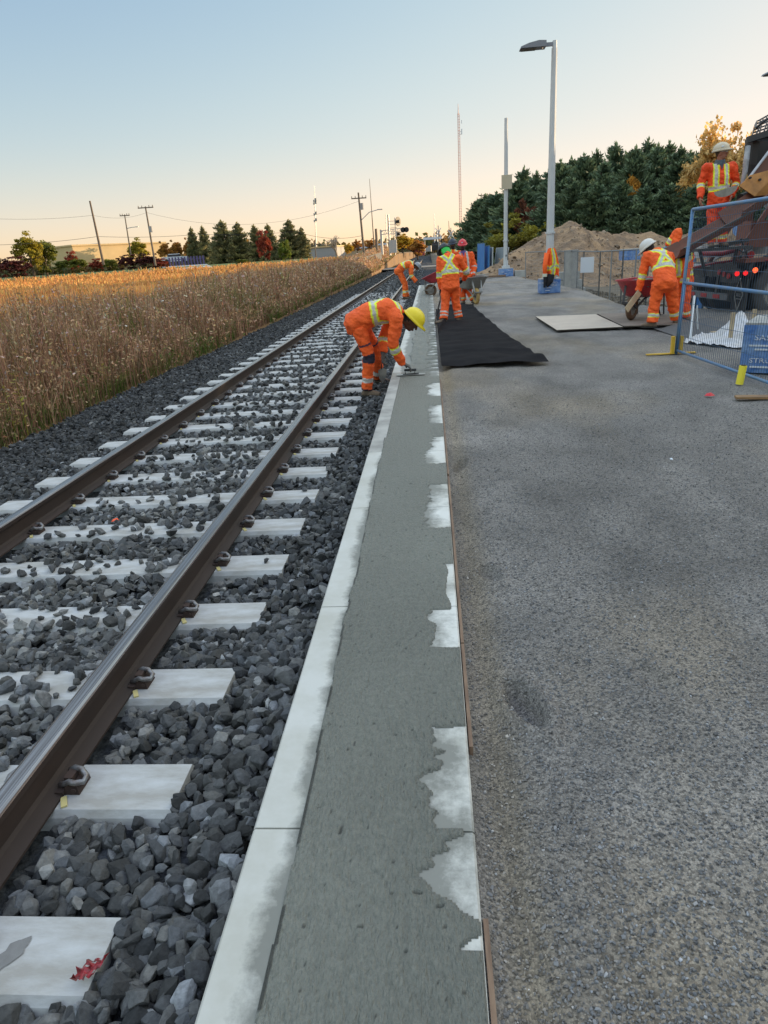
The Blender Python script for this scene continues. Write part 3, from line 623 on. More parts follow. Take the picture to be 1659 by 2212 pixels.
# the dark pine wood to the right: (px, py of the top, distance)
rr_ = random.Random(5)
spots = [(1032, 436, 66), (1050, 424, 70), (1072, 420, 63), (1104, 402, 66), (1132, 366, 70), (1120, 392, 60), (1160, 376, 64), (1186, 372, 70), (1212, 352, 62), (1234, 346, 68), (1262, 338, 60), (1290, 330, 66), (1306, 352, 57), (1330, 314, 63), (1352, 334, 68), (1374, 322, 58), (1400, 306, 66), (1422, 318, 60), (1446, 312, 68), (1470, 322, 57), (1492, 330, 63), (1516, 328, 55), (1545, 322, 62), (1580, 336, 56), (1612, 334, 62), (1640, 338, 55), (1240, 392, 54), (1290, 400, 53), (1345, 396, 53), (1396, 402, 52), (1450, 400, 52), (1190, 420, 55), (1500, 404, 51), (1560, 410, 50), (1620, 400, 50)]
for k, (px, py, Yd) in enumerate(spots):
    p = at(px, py, Yd); g = -0.7; h = p[2]-g
    low = py > 385
    put_tree('pine_tree', PINES[k % 5], PTR[k % 3], (p[0], Yd, g), h, h*rr_.uniform(0.85, 1.15)*(1.45 if low else 1), 'dark green pine in the dense wood behind the dirt mound', 'pine tree', 'pines of the wood behind the dirt mound')
# the same wood continues beyond the frame to the right (it shades the site)
for k in range(46):
    a = rr_.uniform(0, 1); X_ = 27+a*46; Y_ = 50-a*34+rr_.uniform(-5, 9)
    h = rr_.uniform(8.0, 11.0); put_tree('pine_tree', PINES[k % 5], PTR[k % 3], (X_, Y_, -.7), h, h*rr_.uniform(1.2, 1.5), 'dark green pine in the dense wood behind the dirt mound', 'pine tree', 'pines of the wood behind the dirt mound')
AU = [decid_mesh(31, (0.62, 0.38, 0.10), leaf=.011, gaps=.6, n=5200, hi=(.80, .58, .26)), decid_mesh(32, (0.36, 0.14, 0.03), n=4200)]
BR = [branch_mesh(1), branch_mesh(2)]
p = at(1560, 236, 52); put_tree('aspen_tree', AU[0], BR[0], (p[0], 52, -.7), p[2]+.7, 7.6, 'tall golden leaved tree rising above the pines near the truck', 'aspen', None)
p = at(1630, 262, 58); put_tree('aspen_tree', AU[0], BR[1], (p[0], 58, -.7), p[2]+.7, 4.5, 'slimmer thin golden tree between the tall golden tree and the hopper', 'aspen', None, 1.0)
p = at(1418, 345, 50.5); OR = decid_mesh(33, (0.50, 0.24, 0.03), n=2600, flat=.7)
put_tree('young_maple_tree', OR, BR[1], (p[0]+.4, 57.0, -.7), (p[2]+.6)*1.1, 3.0, 'orange yellow young tree among the dark pines', 'maple tree', None)
p = at(1160, 395, 52); BRN = decid_mesh(34, (0.13, 0.045, 0.022), n=4200)
put_tree('oak_tree', BRN, BR[0], (p[0], 57, -.7), p[2]+.5, 3.6, 'rust brown leaved tree between the dark pines left of the lamp pole', 'oak tree', None)
WIL = decid_mesh(35, (0.15, 0.15, 0.018), n=9000, leaf=.012, base=.02, flat=1.15, hi=(.30, .26, .03))
p = at(1115, 455, 46); put_tree('willow_bush', WIL, BR[1], (p[0], 46, -.6), p[2]+.75, 6.2, 'round yellow green bush behind the post without a lamp', 'bush', None)
RB = decid_mesh(36, (0.08, 0.012, 0.014), n=4000, leaf=.02, base=.0, flat=1.1)
p = at(1020, 535, 52); put_tree('red_bush', RB, None, (p[0], 52, -.6), p[2]+.6, 2.6, 'dark red bush beside the blue fence panels', 'bush', None)
p = at(1052, 565, 50); put_tree('yellow_bush', WIL, None, (p[0], 50, -.6), p[2]+.6, 2.6, 'small yellow green bush above the leaning grey fence panels', 'bush', None)

# left side, far
LG = decid_mesh(41, (0.095, 0.12, 0.018), n=6000, base=.05, hi=(.18, .18, .02)); LY = decid_mesh(42, (0.28, 0.23, 0.02), n=5000, base=.12, hi=(.36, .30, .03)); LR = decid_mesh(43, (0.26, 0.035, 0.02), n=5200, base=.08, hi=(.34, .07, .03)); LO = decid_mesh(44, (0.42, 0.17, 0.03), n=5200, base=.08, hi=(.52, .27, .05)); LD = decid_mesh(45, (0.07, 0.02, 0.02), n=5200, base=.0, hi=(.13, .025, .02)); LGG = decid_mesh(46, (.50, .30, .02), n=6000, base=.06, hi=(.62, .42, .03))
LP = [pine_mesh(s, rad=rd, skirt=.02, col=(.09, .11, .06), tip=(.38, .33, .14), leaf=.010) for s, rd in ((11, .27), (12, .30))]
def lt(name, crown, trunk, px, ptop, pbot, Y, wpx, label, cat, group=None):
    t = at(px, ptop, Y); b = at(px, pbot, Y); z = min(gz(b[0], Y), b[2]) if Y < 260 else b[2]
    w = wpx/PF*(Y)*1.05
    put_tree(name, crown, trunk, (t[0], Y, z), t[2]-z, w/0.66 if crown not in LP else w/0.40, label, cat, group)
lt('ash_tree', LY, BR[0], 50, 492, 590, 96, 62, 'yellow green tree at the left edge beyond the field', 'tree')
lt('ash_tree', LG, BR[1], 82, 502, 592, 100, 60, 'dark green tree touching the yellow green tree at the left edge', 'tree')
lt('hedge_bush', LD, None, 22, 548, 592, 92, 70, 'dark purple bush at the left edge of the field', 'bush')
for i, (px, a, b, Y, w, c, lb) in enumerate(((165, 552, 590, 118, 40, LG, 'olive green bush between the left trees and the leaning pole'), (130, 556, 588, 112, 40, LG, 'low green bush just right of the left edge trees'), (205, 557, 590, 116, 34, LR, 'red bush in front of the yellow lit building, left of the round green bush'), (150, 540, 575, 150, 30, LR, 'small red bush left of the yellow lit building'), (235, 553, 588, 104, 34, LG, 'round green shrub under the leaning pole'), (272, 545, 588, 116, 46, LD, 'dark red thicket right of the round green shrub'), (318, 543, 586, 118, 48, LD, 'dark red thicket before the orange trees'), (345, 557, 585, 112, 34, LR, 'bright red low shrub at the end of the thicket'))):
    lt('shrub', c, None, px, a, b, Y, w, lb, 'shrub')
lt('oak_tree', LY, BR[0], 290, 508, 560, 160, 46, 'yellow green tree above the yellow lit building roof', 'tree')
for i, (px, a, w, lb) in enumerate(((350, 516, 30, 'first orange tree right of the third leaning pole'), (375, 513, 34, 'broad orange tree behind the striped fence'), (404, 508, 28, 'orange tree just left of the pair of slim golden firs'), (450, 520, 24, 'small orange tree left of the tall dark spruces'))):
    lt('maple_tree', LO, BR[i % 2], px, a, 566, 145+i*3, w, lb, 'maple tree')
for px, a, w, lb in ((412, 492, 19, 'left of the two slim golden firs'), (436, 489, 20, 'right of the two slim golden firs')):
    lt('fir_tree', LP[1], PTR[0], px, a, 560, 150, w, lb, 'fir tree')
for px, a, b, w, lb in ((476, 478, 584, 40, 'tallest dark spruce, first from the left in the garden row'), (511, 483, 582, 38, 'second dark spruce in the garden row'), (548, 487, 578, 28, 'dark spruce behind the left side of the red maple'), (577, 486, 578, 26, 'spruce top rising just right of the red maple'), (622, 477, 574, 38, 'dark spruce behind the bright green tree'), (650, 492, 562, 20, 'slim light spruce at the right end of the garden row')):
    lt('spruce_tree', LP[random.randrange(2)], PTR[1], px, a, b, 128, w, lb, 'spruce tree')
lt('maple_tree', LR, BR[0], 566, 494, 575, 118, 34, 'red maple in the middle of the spruce row', 'maple tree')
lt('birch_tree', decid_mesh(47, (.12, .17, .02), n=5200, base=.05, hi=(.18, .22, .03)), BR[1], 611, 508, 576, 114, 28, 'bright green tree in front of the right spruces', 'tree')
for px, a, b, Y, w, lb in ((524, 556, 576, 106, 32, 'low green shrub on the lawn before the spruces'), (585, 566, 578, 104, 60, 'long low green shrub at the edge of the lawn'), (715, 560, 578, 100, 36, 'brown green shrub beside the bare tree'), (770, 556, 572, 110, 40, 'green shrub below the leaning pole with the lamp arm'), (752, 520, 556, 160, 20, 'yellow shrub left of the tan cabin')):
    lt('shrub', LG if 'yellow' not in lb else LGG, None, px, a, b, Y, w, lb, 'shrub')
lt('bare_tree', None, branch_mesh(9, 'palebark', .035, 5, .42, .24), 722, 486, 562, 112, 60, 'leafless pale tree left of the leaning pole', 'bare tree')
for i, (px, a, b, Y, w, c, lb) in enumerate(((868, 499, 545, 150, 44, LGG, 'big glowing yellow tree beside the track, left one'), (900, 508, 545, 160, 40, LO, 'orange yellow tree beside the track, nearer the red barn'), (800, 512, 550, 170, 26, LO, 'orange tree seen between the poles left of the signal'), (770, 514, 550, 175, 22, LO, 'small orange tree just right of the leaning pole'), (845, 530, 552, 120, 30, LG, 'dark green bush at the foot of the signal'))):
    lt('maple_tree' if c is not LG else 'shrub', c, BR[0] if c is not LG else None, px, a, b, Y, w, lb, 'tree')
# far wood closing the horizon
rng = np.random.default_rng(91); P = []; C = []
for k in range(420):
    X_ = rng.uniform(-330, 420); Y_ = 330+rng.uniform(-30, 30); h = rng.uniform(3.0, 8.0)*(0.6 if -60 < X_ < 40 else 1)+2
    m = 90; q = rng.normal(size=(m, 3)); P.append(np.array([X_, Y_, 2.5])+q*np.array([3.0, 3.0, h*.28])+np.array([0, 0, h*.2])); base = np.array([(.13, .10, .035), (.20, .11, .03), (.07, .085, .03)][rng.integers(0, 3)]); C.append(np.tile(base, (m, 1))*np.exp(rng.normal(0, .2, (m, 1))))
P = np.concatenate(P); C = np.concatenate(C)
tag(link('distant_wood', leaf_mesh('distant_wood', P, rng.uniform(.5, 1.1, len(P)), C, M['leaf'], rng, 1.2)), 'low line of far trees along the horizon', 'wood', kind='stuff')
# yellow-leaved weeds standing at the front of the weed band
M['yleaf'] = mat('yellow_leaf', (0.42, 0.33, 0.04), 0.7, n1=(20, .2), c2=(.25, .25, .03), trans=.4)
def milkweed(px, py, h, seed, lb):
    r = random.Random(seed); b = G(px, py, -.48); o = empty('milkweed_plant', b, 0, lb, 'weed', 'yellow leaved weeds at the ballast edge')
    m = MB(); m.tube([(0, 0, -.03), (.01, .01, h*.5), (.02, -.01, h)], [.005, .004, .002], 5); m.build('stem', M['yleaf'], o)
    m = MB()
    for k in range(13):
        z = h*(.25+.75*k/13); a = r.uniform(0, 6.28); L = r.uniform(.06, .12); d = Vector((cos(a), sin(a), r.uniform(-.1, .6))).normalized(); s = d.cross(Vector((0, 0, 1))).normalized()*L*.2; p = Vector((.01, 0, z))
        m.add([p, p+d*L*.5+s, p+d*L, p+d*L*.5-s], [(0, 1, 2, 3)])
    m.build('leaves', M['yleaf'], o)
for k, (px, py, h, lb) in enumerate(((62, 945, .85, 'yellow leaved weed nearest the left picture edge'), (35, 950, .7, 'shorter yellow leaved weed at the left edge'), (232, 858, .55, 'yellow leaved weed beside the green grass patch'), (690, 655, .8, 'yellow green weed beside the far weeds'))): milkweed(px, py, h, k, lb)
# ============================================================ STRUCTURES AND STREET FURNITURE
M['galv'] = mat('galvanised', (0.60, 0.62, 0.63), 0.5, 0.1, n1=(6, .2), c2=(.46, .48, .50), stretch=(1, 1, .35))
M['lampgrey'] = mat('lamp_grey', (0.22, 0.23, 0.26), 0.5, 0.3)
M['lampdark'] = mat('lamp_lens', (0.03, 0.03, 0.04), 0.3)
M['tarp'] = mat('blue_wrap', (0.05, 0.15, 0.42), 0.45, n1=(5, .12), c2=(.20, .32, .55), bump=(12, .6, .02))
M['wrapwhite'] = mat('wrap_print', (0.62, 0.66, 0.72), 0.5)
M['black'] = mat('black_rubber', (0.018, 0.018, 0.02), 0.6)
M['cream'] = mat('cream_board', (0.50, 0.44, 0.32), 0.7)
M['wood'] = mat('weathered_pole', (0.21, 0.165, 0.12), 0.9, n1=(2, .2), c2=(.13, .10, .08))
M['redwhite'] = mat('red_lattice', (0.62, 0.36, 0.30), 0.7)
M['steelw'] = mat('silver_steel', (0.45, 0.44, 0.42), 0.5, 0.3)

def text(s, size, name, m, parent, loc, rot, depth=0.002, sx=1.0):
    cu = bpy.data.curves.new(name, 'FONT'); cu.body = s; cu.size = size; cu.extrude = depth; cu.align_x = 'CENTER'; cu.align_y = 'CENTER'; cu.resolution_u = 2
    t = bpy.data.objects.new(name, cu); COL.objects.link(t); dg = bpy.context.evaluated_depsgraph_get(); me = bpy.data.meshes.new_from_object(t.evaluated_get(dg)); bpy.data.objects.remove(t)
    me.materials.clear(); me.materials.append(m); o = link(name, me, parent, loc, rot); o.scale = (sx, 1, 1); return o
def wrinkled_box(w, d, h, seed, n=10, amp=0.012):
    m = MB(); r = np.random.default_rng(seed)
    def face(o, a, b, nn):
        us = np.linspace(0, 1, n+1); X, Y, F = grid(us, us); P = np.array(o)[None]+X.ravel()[:, None]*np.array(a)+Y.ravel()[:, None]*np.array(b)
        edge = (np.minimum(X, 1-X).ravel() > 1e-6) & (np.minimum(Y, 1-Y).ravel() > 1e-6)
        P = P+(edge*(vnoise(X.ravel()*5, Y.ravel()*5, seed)+.3)*amp)[:, None]*np.array(nn); m.add(P, [tuple(f) for f in F])
    w2, d2 = w/2, d/2
    face((-w2, -d2, 0), (w, 0, 0), (0, 0, h), (0, -1, 0)); face((w2, -d2, 0), (0, d, 0), (0, 0, h), (1, 0, 0)); face((w2, d2, 0), (-w, 0, 0), (0, 0, h), (0, 1, 0)); face((-w2, d2, 0), (0, -d, 0), (0, 0, h), (-1, 0, 0)); face((-w2, -d2, h), (w, 0, 0), (0, d, 0), (0, 0, 1))
    return m
def pole_base(x, y, w, h, lb, lines, seed, z=0.0, rz=0.0, cap=True):
    o = empty('wrapped_footing', (x, y, z), rz, lb, 'pole base', None)
    wrinkled_box(w, w, h, seed).build('wrap', M['tarp'], o, smooth=False)
    if cap:
        m = MB(); m.box((0, 0, h+0.012), (w*.98, w*.98, 0.02)); m.build('concrete_top', M['concrete_pale'], o)
    for (s, zz, sz, xx) in lines: text(s, sz, 'print', M['wrapwhite'], o, (xx, -w/2-0.014, zz), (pi/2, 0, 0), sx=1.3)
    if lines and w > .8:
        for (x0_, x1_, z_) in ((-.36, -.12, .29), (-.30, -.02, .25), (-.33, -.10, .065)): m = MB(); m.box(((x0_+x1_)/2, -w/2-.013, z_), (x1_-x0_, .004, .018)); m.build('print_bar', M['wrapwhite'], o)
    r = random.Random(seed)
    for k in range(0 if w > .8 else (4 if cap else 2)):
        m = MB(); m.box((r.uniform(-.3, .3)*w, -w/2-0.013, h*(.2+.2*k)), (r.uniform(.15, .3)*w, .004, .02)); m.build('print_bar', M['wrapwhite'], o)
    return o
def light_pole(x, y, z0, ztop, lb, head=True, sign=False, jacket=False):
    o = empty('light_pole', (x, y, z0), 0, lb, 'light pole', None); H = ztop-z0
    m = MB(); m.box((0, 0, .07), (.36, .36, .14)); m.build('base_cover', M['galv'], o)
    m = MB(); m.tube([(0, 0, .1), (0, 0, H)], [0.125, 0.082], 8, phase=pi/8); m.build('shaft', M['galv'], o)
    m = MB(); m.tube([(0, 0, 1.28), (0, 0, 1.34)], [.145, .145], 12); m.build('band', M['galv'], o)
    m = MB(); m.box((0, -.12, .62), (.05, .03, .09)); m.build('handhole', M['black'], o)
    if head:
        m = MB(); m.cyl((0, 0, H-.02), (0, 0, H+.18), .062, n=12); m.build('collar', M['galv'], o)
        m = MB(); m.box((-.17, 0, H+.10), (.24, .07, .09)); m.build('arm', M['lampgrey'], o)
        hd = link('lamp_head', None, o, (0, 0, H+.1))
        m = MB(); prof = [(-.25, -.07), (-.25, .07), (-.45, .085), (-.72, .04), (-.94, -.03), (-.96, -.07)]
        for s0, s1 in ((-.19, .19),):
            vs = [(px, s0, pz) for px, pz in prof]+[(px, s1, pz) for px, pz in prof]; n = 6
            m.add(vs, [tuple(range(n)), tuple(range(2*n-1, n-1, -1))]+[(k, k+n, (k+1) % n+n, (k+1) % n) for k in range(n)])
        m.build('housing', M['lampgrey'], hd); m = MB(); m.box((-.72, 0, -.078), (.40, .33, .014)); m.build('lens', M['lampdark'], hd); m = MB(); m.cyl((-.36, -.1, -.07), (-.36, -.1, -.12), .03, .02); m.build('sensor', M['lampgrey'], hd)
    if sign:
        m = MB(); m.box((0.02, -.17, sign), (.50, .05, .62)); m.build('junction_box', M['cream'], o)
        m = MB(); m.tube([(.10, -.15, sign-.3), (.14, -.15, sign-.5), (.09, -.13, sign-.7), (.09, -.13, .4)], .018, 6); m.build('cable', M['black'], o)
    return o
light_pole(3.66, 22.68, 0.42, 6.50, 'tall grey pole with a flat lamp head and a jacket hung on it')
pole_base(3.66, 22.68, .60, .40, 'blue wrapped pole base under the jacket', [('POLYGUARD', .30, .075, -.08), ('BLUE', .22, .06, .1)], 3)
light_pole(3.80, 37.0, 0.36, 7.05, 'grey pole without a lamp, a cream box half way up', head=False, sign=3.95)
pole_base(3.80, 37.0, .68, .36, 'far blue wrapped pole base in front of the pale kerb', [], 4)
o = pole_base(3.92, 7.93, .86, .50, 'large blue wrapped pole base behind the blue fence', [('SAS-SEAL', .37, .075, -.12), ('STRUCTURE S', .13, .070, -.06)], 5, rz=-.55)
light_pole(3.93, 7.95, 0.525, 6.7, 'near grey pole at the right picture edge on the large blue base')
p = at(1652, 160, 21.5); light_pole(p[0]+.95, 21.5, -.5, p[2]-.05, 'grey lamp pole almost out of the frame above the truck hopper')
# hi-vis jacket hanging on the pole
def hung_jacket():
    o = empty('hanging_jacket', (3.66, 22.40, 1.30), 0, 'orange jacket with yellow bands hung on the tall lamp pole', 'jacket')
    n, k = 22, 26; us = np.linspace(0, 1, n); vs = np.linspace(0, 1, k); X, Y, F = grid(us, vs); u = X.ravel(); v = Y.ravel()
    w = 0.08+0.13*np.sqrt(np.clip(v*1.6, 0, 1))-0.10*np.clip(v-.7, 0, 1)
    x = (u-.5)*2*w+0.05*v; z = -v*(0.88+0.10*np.sin(u*5.2+.6)); y = -0.10*np.cos((u-.5)*pi)-0.05*np.sin(u*19+v*2)*v-.03*vnoise(u*7, v*5, 3)
    c = np.tile([1.0, .135, .016], (len(u), 1)); q = np.abs(u-.55-.12*np.sin(v*4))
    ylw = np.array([.80, .95, .02]); sil = np.array([.50, .50, .46]); b = (q < .17); c[b] = ylw; b = (q < .085); c[b] = sil
    b = np.abs(v-.62-.1*(u-.5)) < .07; c[b] = ylw; b = np.abs(v-.62-.1*(u-.5)) < .035; c[b] = sil
    link('cloth', np_mesh('cloth', np.stack([x, y, z], 1), F, M['hiviz'], True, c), o)
    m = MB(); m.tube([(-.14, -.06, -.14), (-.20, -.1, -.5), (-.19, -.12, -.80)], [.075, .07, .06], 10); me = m.build('sleeve', M['hivizplain'], o, smooth=True)
    m = MB(); m.tube([(-.192, -.118, -.72), (-.195, -.12, -.81)], [.068, .066], 10); m.build('sleeve_band', M['reflect'], o)
    m = MB(); m.tube([(-.19, -.12, -.80), (-.18, -.12, -.95), (-.20, -.10, -1.12)], [.058, .052, .03], 8); m.tube([(.0, -.10, -.75), (-.04, -.11, -.95), (-.12, -.10, -1.10)], [.11, .10, .03], 8); m.build('dark_lining', M['darkcloth'], o)
M['hiviz'] = mat('hi_vis_cloth', (1, .1, .01), .75, attr='paint', n1=(9, .12), c2=(.80, .72, .70), bump=(16, .9, .035))
M['hivizplain'] = mat('hi_vis_orange', (1.0, .135, .016), .75, bump=(14, .5, .02))
M['reflect'] = mat('reflective_band', (.62, .64, .50), .5)
M['darkcloth'] = mat('dark_cloth', (.018, .018, .022), .9, bump=(14, .5, .02))
hung_jacket()

# ---- dirt mound
M['dirt'] = mat('dirt', (0.36, 0.235, 0.135), 0.95, n1=(0.9, .12), c2=(0.17, 0.115, 0.075), bump=(5, 1.0, .15))
prof = [(1010, 592, 38), (1040, 585, 39), (1080, 562, 40), (1110, 545, 41), (1135, 525, 42), (1160, 512, 42), (1185, 503, 43), (1210, 490, 43), (1232, 478, 43), (1248, 480, 43), (1262, 492, 44), (1290, 502, 45), (1320, 504, 46), (1350, 501, 47), (1380, 505, 47), (1405, 500, 47), (1440, 508, 46), (1480, 506, 45), (1520, 498, 43), (1545, 488, 42), (1580, 480, 41), (1620, 486, 40), (1680, 492, 39), (1760, 500, 38)]
pts = np.array([at(*q) for q in prof]); xs = np.concatenate([np.linspace(1.6, 22, 180), np.linspace(22.3, 34, 30)]); top = np.interp(xs, pts[:, 0], pts[:, 2], left=-.5, right=.5); ridge = np.interp(xs, pts[:, 0], pts[:, 1])
vs = np.linspace(-1, 1, 60); X, Vv, F = grid(xs, vs); TP = np.tile(top, (60, 1)); RG = np.tile(ridge, (60, 1))
hgt = TP+0.65; Yv = RG+Vv*(2.0+hgt*2.1); base = -0.65; sh = np.clip(1-np.abs(Vv), 0, 1)**1.15
Z = base+hgt*sh+0.42*fbm(X*0.7, Yv*0.7, 101, 6, .62)*np.clip(sh*3, 0, 1)*np.clip(hgt, .3, 1.6)*(1-np.exp(-(np.abs(Vv)*4)**2)*.6)
tag(link('dirt_mound', np_mesh('dirt_mound', np.stack([X.ravel(), Yv.ravel(), Z.ravel()], 1), F, M['dirt'], True)), 'long heap of brown excavated dirt before the pine wood', 'dirt mound')
rng = np.random.default_rng(5); n = 2600; ii = rng.integers(0, X.size, n); P = np.stack([X.ravel()[ii]+rng.normal(0, .1, n), Yv.ravel()[ii]+rng.normal(0, .1, n), Z.ravel()[ii]], 1); k = Vv.ravel()[ii] < .1; P = P[k]; n = len(P)
g = rng.uniform(.16, .40, n); V, F, C = scatter(P, np.exp(rng.normal(-2.9, .5, n)), np.stack([g*1.15, g*.86, g*.6], 1), 1, 10, rng)
tag(link('clods', np_mesh('clods', V, F, M['stone'], False, C)), 'loose clods and stones on the dirt mound', 'clods', kind='stuff')
# rough verge between platform and fence
rng = np.random.default_rng(6); n = 6000; yy = rng.uniform(10.5, 36, n); xx = plat_right(yy)+rng.uniform(.1, 2.6, n)**1.0; zz = np.where(xx-plat_right(yy) < 1.1, -.05-.5*(xx-plat_right(yy)), -.6)
g = rng.uniform(.06, .22, n); V, F, C = scatter(np.stack([xx, yy, zz], 1), rng.uniform(.012, .05, n), np.stack([g*1.1, g*.9, g*.65], 1), 1, 10, rng)
tag(link('verge_stones', np_mesh('verge_stones', V, F, M['stone'], False, C)), 'loose stones and dry straw on the verge beside the platform', 'stones', kind='stuff')

# ---- fences
M['bluepaint'] = mat('blue_paint', (0.045, 0.18, 0.42), 0.45, 0.1, n1=(9, .2), c2=(.16, .22, .27), bump=(30, .2, .003))
M['bluewire'] = mat('blue_wire', (0.035, 0.075, 0.13), 0.5, 0.2)
M['greywire'] = mat('grey_wire', (0.24, 0.25, 0.26), 0.5, 0.4)
M['yellow'] = mat('yellow_plate', (0.72, 0.46, 0.03), 0.5, n1=(8, .2), c2=(.5, .3, .03))
M['yellow2'] = mat('yellow_sleeve', (0.80, 0.68, 0.05), 0.5)
def near_fence():
    A = np.array([3.13, 9.22, 0.03]); B = np.array([3.13, 6.1, 0.03]); A = np.array([3.13, 9.22, 0.03]); Ht = 1.72
    a = G(1460, 765); b = G(1659, 838); d = (b-a)/np.linalg.norm(b-a); B = a+d*3.0; A = a
    o = empty('mesh_fence', (A[0], A[1], 0), 0, 'tall blue mesh fence panel in front of the mixer truck', 'fence panel', None); D = Vector((float(B[0]-A[0]), float(B[1]-A[1]), 0)); L = D.length; D.normalize()
    lean = Vector((0.02, 0, 0)); P = lambda s, z: D*s+Vector((.05*z/1.72, -.0, z))
    fr = MB(); fr.tube([P(0, .0), P(0, Ht)], .021, 10); fr.tube([P(L, .0), P(L, Ht)], .021, 10); fr.tube([P(0, .05), P(L, .05)], .017, 8); fr.tube([P(0, Ht), P(L, Ht)], .02, 8); fr.build('frame', M['bluepaint'], o, smooth=True)
    fr = MB(); fr.tube([P(0, .88), P(L, .86)], .019, 8); fr.tube([P(.03, .05), P(.03, .88)], .015, 8); fr.build('middle_rail', M['bluepaint'], o, smooth=True)
    m = MB(); s = .045
    while s < L:
        m.tube([P(s, .05), P(s+.01*sin(s*3), .6), P(s, Ht)], .0021, 4, cap=False); s += .05
    for z in (.25, .45, .65, 1.05, 1.2, 1.35, 1.5, 1.62): m.tube([P(0, z), P(L*.3, z-.012), P(L*.6, z+.008), P(L, z)], .0026, 4, cap=False)
    m.build('wire_mesh', M['bluewire'], o)
    f = empty('fence_stand', (A[0], A[1], 0), 0, 'yellow steel fence foot at the left end of the tall blue panel', 'fence foot', 'yellow feet of the blue fence')
    m = MB(); m.box((-.06, 0.02, .010), (.62, .06, .012)); m.build('base_plate', M['yellow'], f)
    for sx in (-.05, .055):
        m = MB(); m.box((sx, .0, .12), (.035, .06, .22)); m.build('upright', M['yellow'], f)
    c = G(1597, 830); f = empty('fence_stand', (c[0], c[1], 0), 0, 'yellow sleeve fence foot in front of the large blue base', 'fence foot', 'yellow feet of the blue fence')
    m = MB(); m.cyl((0, 0, 0), (0.018, 0, .185), .036, .036, 16); m.build('sleeve', M['yellow2'], f, smooth=False); m = MB(); m.cyl((.018, 0, .186), (.018, 0, .192), .026, n=12); m.build('opening', M['black'], f)
near_fence()
def wire_fence(name, a, b, h, lb, z0=-.6, dark='greywire', posts=2, sp=.055, grp=None, lean=0.0, frame='greywire', r=.0035, sheet=False, leanv=(0, -1, 0)):
    """temporary panel between two ground points"""
    a = Vector((a[0], a[1], z0)); b = Vector((b[0], b[1], z0)); D = (b-a); L = D.length; D.normalize()
    o = empty(name, a, 0, lb, 'fence panel', grp); lv = Vector(leanv); P = lambda s, z: D*s+Vector((0, 0, z))+lv*(lean*z)
    m = MB()
    for k in range(posts): s = L*k/(posts-1); m.tube([P(s, -.05), P(s, h)], .022, 6)
    m.tube([P(0, h-.01), P(L, h-.01)], .018, 6); m.tube([P(0, .1), P(L, .1)], .016, 6); m.build('frame', M[frame], o)
    m = MB()
    if sheet:
        m.add([P(0, .1)+lv*.0, P(L, .1), P(L, h*.5)+Vector((0, .02, 0)), P(0, h*.5), P(L, h-.03), P(0, h-.03)], [(0, 1, 2, 3), (3, 2, 4, 5)])
        m.add([P(0, .1)+Vector((.006, .006, 0)), P(L, .1)+Vector((.006, .006, 0)), P(L, h-.03)+Vector((.006, .006, 0)), P(0, h-.03)+Vector((.006, .006, 0))], [(0, 1, 2, 3)])
    else:
        s = sp
        while s < L: m.tube([P(s, .1), P(s, h)], r, 3, cap=False); s += sp
        z = .25
        while z < h: m.tube([P(0, z), P(L, z)], r, 3, cap=False); z += .16
    m.build('wire_mesh' if not sheet else 'sheet', M[dark], o); return o
GW = 'grey wire panels of the fence below the dirt mound'
def gp(px, py, Y): p = at(px, py, Y); return (p[0], p[1])
q = [(1135, 600, 33), (1182, 600, 32), (1225, 615, 28), (1258, 640, 25), (1292, 655, 22.5), (1340, 662, 22), (1395, 655, 22), (1450, 650, 22.5), (1520, 650, 23)]
tops = 1.72; lbls = ['grey fence panel left of the hung jacket', 'grey fence panel just behind the jacket pole', 'grey fence panel right of the blue base of the lamp pole', 'grey fence panel carrying the white notice', 'grey fence panel right of the white notice', 'grey fence panel behind the red wheelbarrow', 'grey fence panel behind the bending man', 'grey fence panel behind the truck chute']
for k in range(8): wire_fence('mesh_fence', gp(*q[k]), gp(*q[k+1]), tops, lbls[k], z0=-.6, grp=GW, posts=2+(k in (4, 5)), sp=.09, r=.0028)
a = at(1267, 572, 23.4); m = MB(); m.box((0, 0, 0), (.42, .012, .46), rz=-.5); tag(m.build('notice', M['wrapwhite'], loc=(a[0], 23.3, a[2])), 'white blank notice fixed on the grey fence', 'sign')
# dense, folded-back panels and blocks near the pole
wire_fence('mesh_fence', gp(1190+28, 610, 27), gp(1246, 612, 27.4), 1.75, 'greenish grey dense fence panel standing behind the jacket', grp='folded grey panels', sheet=True, dark='concrete_pale')
m = MB()
for k in range(3): m.box((0, 0, .15+.32*k), (1.5-.25*k, .5, .30)); 
p = at(1222, 600, 29.5); tag(m.build('block_stack', M['concrete_pale'], loc=(p[0], 29.5, -.62)), 'stack of pale blocks behind the blue base of the lamp pole', 'block')
